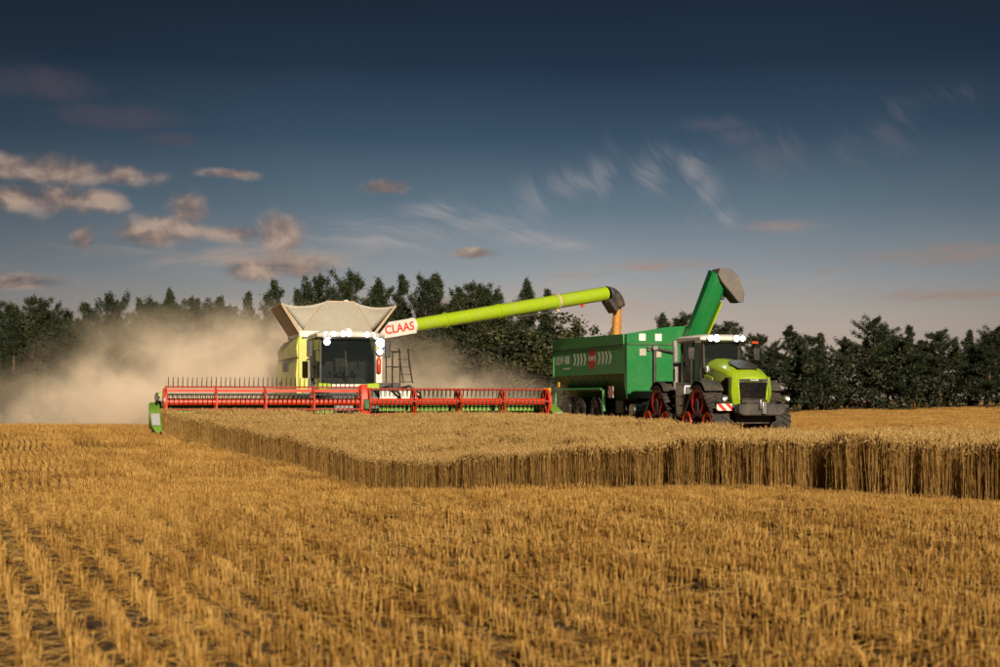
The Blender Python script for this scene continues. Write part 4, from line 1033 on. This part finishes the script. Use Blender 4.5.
    m = MB(); m.prism([(-.55, .6), (-.62, 1.15), (-.40, 1.66), (.0, 1.62), (.15, 1.2), (-.1, .7)], 'x', -.13, .11); cd = B('centre_drive_cover', m, 'red', bevel=.03)
    m = MB(); m.box((.03, -.62, .98), (.2, .16, .36)); m.build('gearbox', 'darkgreen', cd, bevel=.03)
    m = MB(); m.beam((0, 1.25, 1.15), (0, -.2, 1.25), .12, .2); B('centre_arm', m, 'dark')
    for x in (1.15, 1.9):
        m = MB(); m.path([(x*.8, 1.6, 1.5), (x, .95, 1.62), (x+.35, .75, 1.35), (x+.42, .9, 1.0)], .045, 8); B('hydraulic_hose', m, 'black')
    m = MB(); m.box((1.6, 1.12, 1.28), (1.5, .08, .34)); B('hose_cover', m, 'white', bevel=.03)
    m = MB(); m.box((6.75, .1, 1.25), (.2, .5, .5)); m.prism([(-.1, 1.2), (-.2, 1.55), (.3, 1.55), (.4, 1.1)], 'x', 6.62, 6.86); B('reel_drive_housing', m, 'yellow', bevel=.04)

# ================================================================== grain cart
def grain_cart(spout_end):
    FX, FY = 5.15, 57.0
    c = V3((FX, FY, 0))+V3((RIGHT.x, RIGHT.y, 0))*1.5; zg = .12
    root = empty('grain_cart', (c.x, c.y, zg), YAW)
    tag(root, 'green three-axle grain cart with raised unloading spout, hitched behind the tractor', 'grain cart')
    B = lambda nm, mb, mat, par=root, **k: mb.build(nm, mat, par, **k)
    Lh, w = 8.9, 1.5; zl, zs, zt = 2.34, 3.54, 3.98
    for sx in (-1, 1):
        m = MB(); m.box((sx*(w-.03), Lh/2, (zl+zs)/2), (.06, Lh, zs-zl)); sp = B('side_panel', m, 'green_side', bevel=.012)
        m = MB(); m.hexa([(sx*(w+.035), .0, zs+.03), (sx*(w+.035), Lh, zs+.03), (sx*(w-.03), Lh, zs+.03), (sx*(w-.03), .0, zs+.03), (sx*(w+.06), .0, zt), (sx*(w+.06), Lh, zt+.12), (sx*(w-.0), Lh, zt+.12), (sx*(w-.0), .0, zt)]); B('extension_board', m, 'green_side', bevel=.01)
        m = MB(); m.box((sx*(w+.01), Lh/2, zs+.01), (.05, Lh, .05)); B('board_hinge', m, 'darkgreen')
        m = MB(); m.hexa([(sx*.62, .9, 1.15), (sx*.62, Lh-.9, 1.15), (sx*.56, Lh-.9, 1.15), (sx*.56, .9, 1.15), (sx*(w-.01), .1, zl), (sx*(w-.01), Lh-.1, zl), (sx*(w-.08), Lh-.1, zl), (sx*(w-.08), .1, zl)]); hp = B('hopper_slope', m, 'darkgreen')
        for k in range(10):
            y = .8+k*.82; m = MB(); m.hexa([(sx*.66, y-.03+.0, 1.22), (sx*.66, y+.03, 1.22), (sx*.60, y+.03, 1.22), (sx*.60, y-.03, 1.22), (sx*(w-.02), y-.03-.25, zl-.02), (sx*(w-.02), y+.03-.25, zl-.02), (sx*(w-.10), y+.03-.25, zl-.02), (sx*(w-.10), y-.03-.25, zl-.02)]); m.build('hopper_rib', 'green_side', hp, smooth=False)
        m = MB(); m.box((sx*(w-.02), Lh-.03, (zl+zt)/2), (.10, .10, zt-zl)); B('corner_post', m, 'green_side')
        # fender rail
        m = MB(); m.path([(sx*1.46, 8.75, .75), (sx*1.46, 8.6, 1.62), (sx*1.46, 8.45, 1.72), (sx*1.46, 2.75, 1.72), (sx*1.46, 2.5, 1.6), (sx*1.46, 2.35, .75)], .05, 8); B('fender_rail', m, 'green_side')
        m = MB(); m.box((sx*1.20, 5.5, 1.66), (.50, 5.9, .04)); B('fender', m, 'darkgreen')
        for y in (3.55, 5.45, 7.35):
            m = MB(); tyre(m, (sx*1.16, y, .67), .68, .60, .33)
            for k in range(22):
                t = 2*PI*k/22
                for s2 in (-1, 1):
                    ax = sx*1.16+s2*.15; m.box((ax, y+math.cos(t+s2*.07)*.675, .67+math.sin(t+s2*.07)*.675), (.28, .05, .05), Matrix.Rotation(t, 3, 'X'))
            ty = B('tyre', m, 'rubber')
            m = MB(); m.lathe([(-.22, .34), (.24, .34), (.24, .29), (.12, .27), (.10, .12), (.16, .10), (.16, .02)] if sx > 0 else [(-.16, .02), (-.16, .10), (-.10, .12), (-.12, .27), (-.24, .29), (-.24, .34), (.22, .34)], (sx*1.16, y, .67), 'x', 22); m.build('rim', 'decal_grey', ty)
    m = MB(); m.hexa([(-w+.05, Lh-.05, zl), (w-.05, Lh-.05, zl), (w-.05, Lh, zl), (-w+.05, Lh, zl), (-w+.05, Lh-.05, zt+.1), (w-.05, Lh-.05, zt+.1), (w-.05, Lh, zt+.1), (-w+.05, Lh, zt+.1)]); m.hexa([(-.6, Lh-.9, 1.15), (.6, Lh-.9, 1.15), (.6, Lh-.84, 1.15), (-.6, Lh-.84, 1.15), (-w+.05, Lh-.06, zl), (w-.05, Lh-.06, zl), (w-.05, Lh, zl), (-w+.05, Lh, zl)]); B('rear_wall', m, 'green_side')
    # front: tall bright sheet rising towards the unloading auger
    ft = [(-w, 1.30), (w-.15, 1.30), (w, 2.0), (w, 4.36), (.3, 4.28), (-w, 3.98)]
    m = MB(); m.prism(ft, 'y', -.30, -.24); 
    m.hexa([(-w, -.24, 1.32), (-w+.05, -.24, 1.32), (-w+.05, .02, 1.9), (-w, .02, 1.9), (-w, -.24, 3.97), (-w+.05, -.24, 3.97), (-w+.05, .02, 3.97), (-w, .02, 3.97)])
    fr = B('front_wall', m, 'green', bevel=.012)
    m = MB(); m.box((0, -.325, zs+.02), (2*w, .05, .07)); m.build('front_ledge', 'darkgreen', fr)
    for x, z in ((-.82, 3.84), (-.10, 3.84), (-.80, 3.22), (-.12, 3.16)):
        m = MB(); m.box((x, -.315, z), (.30, .03, .30)); m.build('inspection_window', 'decal_white' if z > 3.5 else 'canvas', fr, bevel=.01)
    m = MB(); m.path([(-.30, -.42, 3.36), (-.30, -.42, 1.9), (-.2, -.45, 1.5)], .07, 8); m.path([(-.62, -.40, 3.38), (-.30, -.42, 3.38), (.55, -.42, 3.22)], .055, 8); m.build('hydraulic_pipe', 'dark', fr)
    m = MB(); m.box((-.55, -.38, 3.37), (.14, .1, .14)); m.box((-.30, -.44, 3.40), (.2, .14, .16)); m.build('valve_block', 'grey', fr)
    # chassis, drawbar and gear
    for sx in (-1, 1):
        m = MB(); m.box((sx*.5, 4.2, .98), (.16, 9.2, .30)); B('chassis_beam', m, 'darkgreen')
    for y in (3.55, 5.45, 7.35):
        m = MB(); m.box((0, y, .67), (2.2, .16, .16)); B('axle', m, 'dark')
    m = MB(); m.beam((-.5, -.3, .95), (-.05, -2.6, .75), .16, .26); m.beam((.5, -.3, .95), (.05, -2.6, .75), .16, .26); B('drawbar', m, 'darkgreen')
    m = MB(); m.lathe([(0, .10), (.02, .27), (.5, .27), (.55, .14), (.85, .12)], (-1.35, -.35, .82), 'x', 18); m.box((-.5, -.5, .9), (.6, .5, .5)); B('pump_gearbox', m, 'steel', bevel=.02)
    m = MB(); m.path([(-1.3, -.5, .5), (-.9, -.8, .45), (-.5, -1.4, .6)], .04, 6); m.path([(-.9, -.3, .5), (-.6, -.9, .9), (-.3, -1.8, 1.0)], .03, 6); B('hose', m, 'black')
    m = MB(); m.box((-1.1, .9, .95), (.5, .9, .55)); B('tool_box', m, 'dark', bevel=.03)
    m = MB(); m.box((0, 0, 0), (.02, .56, .50)); wpl = B('warning_plate', m, 'stripes', smooth=False); wpl.location = (-1.53, 1.42, 1.58)
    m = MB(); m.box((-1.50, 8.2, 1.95), (.06, .3, .25)); B('marker_light', m, 'yellow', bevel=.02)
    # writing on the side
    xs_ = -w-.0015; side = (0, -1, 0); Up = (0, 0, 1)
    lettering('lettering', 'ULW 400', .52, 'decal_white', root, (xs_, 7.62, 3.05), side, Up, .0006, .012, .90)
    m = MB(); m.box((xs_, 7.05, 2.68), (.002, .95, .075)); B('small_print', m, 'decal_white', smooth=False)
    m = MB(); m.lathe([(-.002, .46), (.001, .46)], (xs_, 3.75, 3.05), 'x', 32); lg = B('logo_disc', m, 'decal_red', smooth=False)
    lettering('lettering', 'HAWE', .30, 'decal_white', root, (xs_-.004, 3.75, 3.05), side, Up, .0006, .010, 1.0)
    for y in (5.95, 5.52, 5.09, 4.66, 2.88, 2.45, 2.02, 1.59):
        m = MB(); a, hw = .20, .27; pts = [(y+.17, -hw), (y, -hw), (y-.16, 0), (y, hw), (y+.17, hw), (y+.02, 0)]
        m.prism([(p[0], 3.05+p[1]) for p in pts], 'x', xs_-.001, xs_+.001); B('chevron', m, 'decal_white', smooth=False)
    # load of grain
    rng = np.random.default_rng(3); n = 15; vs_ = []; fs = []
    for i in range(n):
        for j in range(n):
            x = -1.42+2.84*i/(n-1); y = .1+8.7*j/(n-1); z = 3.30+.45*math.exp(-((x/1.0)**2+((y-3.4)/2.4)**2))+rng.normal(0, .02); vs_.append((x, y, z))
    for i in range(n-1):
        for j in range(n-1): fs.append((i*n+j, (i+1)*n+j, (i+1)*n+j+1, i*n+j+1))
    m = MB(); m.add(vs_, fs); g = B('grain_load', m, 'grain', None); g.parent = None; g.location = (c.x, c.y, zg); g.rotation_euler = (0, 0, YAW)
    tag(g, 'heap of wheat grain inside the green cart', 'grain', kind='stuff')
    # unloading auger of the cart
    a0 = V3((1.12, -.55, 1.35)); a1 = V3((1.32, -.62, 3.72)); a2 = V3((2.10, -1.55, 6.42))
    m = MB(); m.beam(a0, a1, .56, .60, (0, 1, 0)); au = B('unloading_auger', m, 'green', bevel=.05)
    d = (a2-a1).normalized(); sd = d.cross(V3((0, 1, 0))).normalized(); fw = sd.cross(d)
    m = MB(); rings = []
    for t, wd, dp in ((-.12, .36, .30), (.5, .38, .32), (1.0, .42, .34)):
        q = a1+(a2-a1)*t; rings.append([q+sd*x*wd+fw*y*dp for x, y in ((-1, -.6), (-.62, -1), (.55, -1), (1, -.6), (1, .8), (-1, .8))])
    m.loft(rings); m.build('upper_tube', 'green', au, bevel=.02)
    m = MB(); m.tube(a0+V3((.34, -.1, .6)), a1+V3((.34, -.1, .3)), .05, n=8); m.build('fold_cylinder', 'steel', au)
    q = a1+(a2-a1)*.70; m = MB(); m.path([q-sd*.44, q-sd*.54+d*.35, q-sd*.44+d*.75], .05, 8); m.box(q-sd*.47, (.16, .3, .18)); m.build('spout_cylinder', 'dark', au)
    m = MB(); m.beam(a1-sd*.44+d*.2, a1-sd*.47+d*1.9, .07, .5, fw); m.build('lit_face_strip', 'lime', au)  # lime strip whose colour stands in for the sunlit right face of the tube
    # rubber spout chute pointing right and down
    t = a2-d*.05; m = MB(); o1 = V3((1.0, -.12, -.88)).normalized(); n1 = V3((.66, 0, .75))
    pr = [(-.28, .12), (.10, .42), (.55, .40), (1.18, .02), (1.38, -.30), (1.20, -.46), (.15, -.30), (-.20, -.18)]
    A = [t+o1*p[0]+n1*p[1]*.95+V3((0, -.42, 0)) for p in pr]; Bk = [t+o1*p[0]+n1*p[1]*.95+V3((0, .36, 0)) for p in pr]
    k = len(pr); m.add(A+Bk, [tuple(range(k)), tuple(range(k, 2*k))[::-1]]+[(i, (i+1) % k, k+(i+1) % k, k+i) for i in range(k) if i != 4]); m.build('spout', 'greyrubber', au, bevel=.03)

def grain_stream(p):
    rng = np.random.default_rng(8); z1 = 3.6; m = MB(); top = p+V3((0, 0, .25)); n = 14; rings = []
    for k in range(12):
        t = k/11; z = top.z+(z1-top.z)*t; r = .165+.05*t
        rings.append([(top.x+math.cos(a)*r*(1+.12*math.sin(3*a+k*.1)+rng.normal(0, .03))-.10*t, top.y+math.sin(a)*r*(1+.15*math.cos(4*a))+0, z) for a in (2*PI*j/n for j in range(n))])
    m.loft(rings)
    for k in range(1500):
        t = rng.uniform(0, 1); a = rng.uniform(0, 2*PI); r = (.15+.10*t)*rng.uniform(.85, 1.5); z = top.z+(z1-top.z)*t; x = top.x+math.cos(a)*r-.10*t; y = top.y+math.sin(a)*r; s = rng.uniform(.006, .013)
        m.add([(x-s, y, z), (x+s, y, z), (x, y-s, z), (x, y, z+s*2.5)], [(0, 1, 3), (0, 3, 2), (1, 2, 3), (0, 2, 1)])
    o = m.build('grain_stream', 'grain', ang=60); tag(o, 'stream of golden grain pouring from the harvester spout into the cart', 'grain', kind='stuff')

# ================================================================== tractor
def tractor():
    TX, TY, zg = 8.96, 47.0, .17
    root = empty('tracked_tractor', (TX, TY, zg), YAW)
    tag(root, 'lime tractor on four rubber tracks with lit roof lamps, pulling the green cart', 'tractor')
    B = lambda nm, mb, mat, par=root, **k: mb.build(nm, mat, par, **k)
    # --- track units
    for sx in (-1, 1):
        for y in (2.0, 5.55):
            bl = hull_belt([(y-.84, .44, .38), (y+.84, .44, .38), (y, 1.14, .50)], .05)
            m = MB(); x = sx*1.14; belt(m, bl, x, .74, .07); pts, nrm, per = bl; N = len(pts)
            for i in range(0, N, 2):
                for s2 in (-1, 1):
                    i2 = (i+2) % N; P = []
                    for off in (0.0, .055):
                        for xx, ii in ((s2*.02, i), (s2*.37, i2)):
                            p = pts[ii]+nrm[ii]*off; tg = np.array((-nrm[ii][1], nrm[ii][0]))*.028
                            P += [(x+xx, p[0]-tg[0], p[1]-tg[1]), (x+xx, p[0]+tg[0], p[1]+tg[1])]
                    m.hexa([P[0], P[2], P[3], P[1], P[4], P[6], P[7], P[5]])
            un = B('track_belt', m, 'rubber', smooth=False)
            m = MB(); m.lathe([(-.30*sx, .2), (-.30*sx, .50), (.30*sx, .50), (.36*sx, .46), (.33*sx, .36), (.22*sx, .30), (.22*sx, .14), (.34*sx, .12), (.34*sx, .02)], (x, y, 1.14), 'x', 26); m.build('drive_wheel', 'darkred', un)
            for k in range(8):
                t = 2*PI*k/8; m = MB(); m.box((x+sx*.30, y+math.cos(t)*.36, 1.14+math.sin(t)*.36), (.06, .09, .09), Matrix.Rotation(t, 3, 'X')); m.build('wheel_lug', 'dark', un)
            for yy in (-.84, .84):
                m = MB(); m.lathe([(-.30*sx, .15), (-.30*sx, .37), (.30*sx, .37), (.38*sx, .33), (.34*sx, .24), (.28*sx, .10), (.36*sx, .08), (.36*sx, .01)], (x, y+yy, .44), 'x', 22); m.build('idler_wheel', 'red', un)
            for yy in (-.3, .3):
                m = MB(); m.lathe([(-.30*sx, .1), (-.30*sx, .19), (.32*sx, .19), (.34*sx, .04)], (x, y+yy, .26), 'x', 16); m.build('roller', 'dark', un)
            m = MB(); xf = x+sx*.30; m.beam((xf, y-.84, .46), (xf, y, .74), .10, .18); m.beam((xf, y+.84, .46), (xf, y, .74), .10, .18); m.beam((xf, y, .72), (xf, y, 1.14), .12, .22); m.build('bogie_frame', 'weight', un, bevel=.02)
    # --- chassis
    m = MB(); m.box((0, 3.9, .98), (.9, 6.6, .55)); B('chassis', m, 'dark', bevel=.03)
    for yy in (2.0, 5.55):
        m = MB(); m.box((0, yy, 1.12), (2.0, .4, .4)); B('axle', m, 'dark', bevel=.03)
    m = MB(); m.box((0, 1.5, .62), (1.3, 1.7, .5)); B('belly_guard', m, 'dark', bevel=.03)
    # --- hood: lofted
    hood = [(.66, .60, 1.20, 1.92, 2.00), (.86, .70, 1.02, 2.06, 2.15), (1.3, .75, .98, 2.26, 2.39), (2.2, .75, 1.0, 2.43, 2.59), (3.05, .66, 1.15, 2.53, 2.71)]
    m = MB(); rings = []
    for y, hw, zb, zs, zt in hood:
        rings.append([(-hw, y, zb), (-hw, y, zs-.12), (-hw*.88, y, zs), (-hw*.45, y, zt-.02), (0, y, zt), (hw*.45, y, zt-.02), (hw*.88, y, zs), (hw, y, zs-.12), (hw, y, zb)])
    m.loft(rings); hd = B('hood', m, 'lime', bevel=.025)
    m = MB(); m.prism([(-.46, 1.02), (-.54, 1.82), (.54, 1.82), (.46, 1.02)], 'y', .605, .68); gr = m.build('front_grille', 'matt', hd, bevel=.03)
    for k in range(7):
        m = MB(); m.box((0, .595, 1.10+k*.105), (.84+k*.012, .02, .022)); m.build('grille_bar', 'matt', gr, smooth=False)
    m = MB(); m.box((0, .64, 1.885), (1.14, .08, .08)); m.build('front_band', 'trim', hd, bevel=.01)
    lettering('lettering', 'CLAAS', .085, 'decal_white', hd, (0.02, .592, 1.885), (1, 0, 0), (0, 0, 1), .004, .002, 1.25)
    m = MB(); m.prism([(-.40, 1.0), (-.46, 1.55), (-.25, 2.05), (.25, 2.05), (.46, 1.55), (.40, 1.0)], 'z', 0, .02); pn = m.build('hood_vent', 'dark', hd, bevel=.006)
    pn.location = (0, .0, 1.985); pn.rotation_euler = (R(17.6), 0, 0)
    for sx in (-1, 1):
        m = MB(); q = [(1.0, 1.20), (1.02, 1.86), (1.16, 2.00), (1.75, 1.74), (2.2, 1.25), (2.0, 1.08), (1.2, 1.06)]
        m.prism(q, 'x', sx*.66, sx*.775); m.build('side_grille', 'matt', hd, bevel=.01)
        m = MB(); m.prism([(2.35, 1.1), (2.28, 2.0), (2.95, 2.12), (2.95, 1.25)], 'x', sx*.62, sx*.765); m.build('side_cover', 'lime', hd, bevel=.015)
        m = MB(); m.lathe([(-.05*sx, .125), (sx*.02, .125), (sx*.025, .10)], (sx*.715, 2.86, 2.30), 'x', 20); m.build('emblem', 'decal_white', hd)
        m = MB(); m.lathe([(0, .07), (sx*.008, .07)], (sx*.738, 2.86, 2.30), 'x', 16); m.build('emblem_centre', 'decal_grey', hd)
        m = MB(); m.loft([[(sx*x, .63, z) for x, z in ((.30, 1.83), (.55, 1.84), (.56, 1.78), (.46, 1.76))], [(sx*x, .70, z) for x, z in ((.30, 1.83), (.57, 1.84), (.58, 1.78), (.46, 1.76))]]); m.build('headlight', 'steel', hd)
        # lime blades framing the nose
        m = MB(); m.loft([[(sx*.48, .60, .98), (sx*.68, .80, .98), (sx*.70, 1.0, .98), (sx*.52, .8, .98)], [(sx*.58, .54, 1.45), (sx*.78, .76, 1.45), (sx*.78, .99, 1.45), (sx*.58, .8, 1.45)], [(sx*.55, .59, 1.96), (sx*.73, .78, 2.0), (sx*.74, 1.0, 2.02), (sx*.5, .8, 2.0)]]); m.build('nose_blade', 'lime', hd, bevel=.02)
    # --- front linkage weight, lamps, warning boards
    m = MB(); m.prism([(-.88, .74), (-.88, 1.0), (-.74, 1.07), (.74, 1.07), (.88, 1.0), (.88, .74), (.7, .66), (-.7, .66)], 'y', -.05, .35); fb = B('front_weight', m, 'weight', bevel=.04)
    m = MB(); m.box((.02, -.10, .92), (.16, .14, .42)); m.box((-.12, -.12, 1.05), (.07, .12, .34)); m.build('coupling', 'steel', fb, bevel=.02)
    m = MB(); m.box((0, .5, .85), (.9, .5, .5)); B('linkage', m, 'dark')
    for sx in (-1, 1):
        m = MB(); m.beam((sx*.6, .65, .98), (sx*1.35, .62, .98), .08, .12); br = B('lamp_bracket', m, 'dark')
        if sx < 0:
            m = MB(); m.box((0, 0, 0), (.58, .03, .24)); w_ = m.build('warning_board', 'stripes', br, smooth=False); w_.location = (sx*1.16, .52, .95)
        m = MB(); m.path([(sx*1.10, .55, 1.10), (sx*1.18, .50, 1.22)], .03, 6); m.lathe([(-.10, .05), (-.06, .12), (.08, .13), (.12, .10)], (sx*1.18, .52, 1.24), 'x', 14); m.build('position_lamp', 'steel', br)
        lens('lamp', br, (sx*1.22, .40, 1.23), (0, -1, 0), (.12, .08), 'lampdim')
    # --- cab
    zf, zr = 1.55, 3.32
    m = MB(); m.box((0, 3.95, zf-.06), (1.62, 1.75, .12)); B('cab_floor', m, 'black')
    cor = {(-1, 0): (-.68, 3.10), (1, 0): (.68, 3.10), (-1, 1): (-.80, 4.75), (1, 1): (.80, 4.75)}
    for (sx, k), (x, y) in cor.items():
        m = MB(); m.beam((x, y, zf), (x*1.02, y-(.0 if k else -.06), zr), .075, .09, (0, 1, 0)); B('cab_post', m, 'black')
    for sx in (-1, 1):
        m = MB(); m.beam((sx*.80, 3.95, zf), (sx*.80, 3.95, zr), .05, .06, (0, 1, 0)); B('door_post', m, 'black')
        m = MB(); m.hexa([(sx*.69, 3.12, zf+.02), (sx*.80, 4.74, zf+.02), (sx*.79, 4.74, zf+.02), (sx*.68, 3.12, zf+.02), (sx*.70, 3.17, zr), (sx*.82, 4.74, zr), (sx*.81, 4.74, zr), (sx*.69, 3.17, zr)]); B('door_glass', m, 'glass', smooth=False)
    m = MB(); m.loft([[(x, y, z) for x, y in ((-.67, 3.10), (-.35, 2.98), (.35, 2.98), (.67, 3.10))] for z, in ((zf+.1,), (zr,))], caps=False, closed=False); B('windscreen', m, 'glass')
    m = MB(); m.box((0, 4.76, 2.45), (1.55, .012, 1.7)); B('rear_window', m, 'glass', smooth=False)
    m = MB(); rr = []
    for z, g in ((3.30, 0.0), (3.36, .10), (3.48, .10), (3.56, -.03)):
        rr.append([(x*(.82+g), y, z) for x, y in ((-1, 4.95+g), (-1, 3.05-g), (-.6, 2.82-g), (.6, 2.82-g), (1, 3.05-g), (1, 4.95+g))])
    m.loft(rr); B('cab_roof', m, 'white', bevel=.02)
    m = MB(); m.box((0, 2.86, 3.34), (1.3, .12, .08)); B('lamp_rail', m, 'black')
    for x, s in ((-.62, (.22, .16)), (-.38, (.26, .2)), (.40, (.24, .18)), (.64, (.2, .14))):
        lens('work_lamp', root, (x, 2.70, 3.42), (x*.2, -1, -.06), s)
    m = MB(); m.box((0, 4.1, 2.0), (.5, .5, .16)); m.box((0, 4.36, 2.42), (.48, .13, .72)); m.box((0, 4.36, 2.86), (.26, .10, .18)); B('seat', m, 'black', bevel=.04)
    m = MB(); m.path([(0, 3.25, 1.6), (0, 3.5, 2.2)], .06, 8); m.lathe([(-.02, .18), (0, .2), (.02, .18)], (0, 3.53, 2.22), 'z', 16); m.box((.45, 3.6, 2.45), (.05, .2, .28)); B('steering_column', m, 'black')
    for sx in (-1, 1):
        m = MB(); m.path([(sx*.84, 3.2, 3.25), (sx*1.25, 2.9, 3.28), (sx*1.3, 2.9, 3.1)], .02, 6); mi = B('mirror', m, 'black')
        m = MB(); m.box((sx*1.30, 2.9, 2.86), (.24, .08, .46)); m.build('mirror_head', 'black', mi, bevel=.02)
        m = MB(); m.box((sx*1.14, 2.72, 3.28), (.24, .10, .09)); B('turn_signal', m, 'red' if sx > 0 else 'dark', bevel=.01)
        # fenders
        for y0, dz in ((2.0, .0), (5.55, .0)):
            m = MB(); pr = [(y0+math.cos(t)*.78, 1.16+math.sin(t)*.74) for t in np.linspace(R(35), R(150), 9)]; pi = [(y0+math.cos(t)*.73, 1.16+math.sin(t)*.69) for t in np.linspace(R(150), R(35), 9)]
            m.prism(pr+pi, 'x', sx*.78, sx*1.50); B('fender', m, 'weight', bevel=.015)
    # grey tank and steps between the tracks, stack, side bodywork
    m = MB(); m.prism([(3.55, .55), (3.42, 1.75), (4.2, 1.85), (4.15, .55)], 'x', -1.35, -.55); B('fuel_tank', m, 'steel', bevel=.06)
    m = MB(); m.prism([(3.5, .55), (3.42, 1.75), (4.2, 1.85), (4.15, .55)], 'x', .55, 1.35); B('fuel_tank', m, 'grey', bevel=.06)
    for k in range(3):
        m = MB(); m.box((-1.42, 3.78, .65+k*.34), (.20, .5, .04)); B('step', m, 'dark')
    m = MB(); m.path([(-.98, 4.95, 1.6), (-.98, 4.95, 3.0), (-1.0, 5.0, 3.4)], .10, 12); B('exhaust_stack', m, 'grey')
    m = MB(); m.box((-.55, 5.2, 2.0), (.5, .7, 1.2)); m.box((.3, 5.6, 1.6), (1.2, 1.2, .5)); B('rear_bodywork', m, 'dark', bevel=.05)
    m = MB(); m.box((-.78, 3.1, 1.72), (.22, .5, .5)); m.path([(-.85, 2.9, 1.5), (-.95, 2.9, 2.3), (-.9, 3.0, 2.5)], .03, 6); B('cab_console', m, 'black', bevel=.03)
    m = MB(); m.box((0, 6.9, .75), (.35, .8, .25)); B('hitch', m, 'dark', bevel=.03)

_end = combine()
header()
grain_cart(_end)
grain_stream(_end)
tractor()
dust()
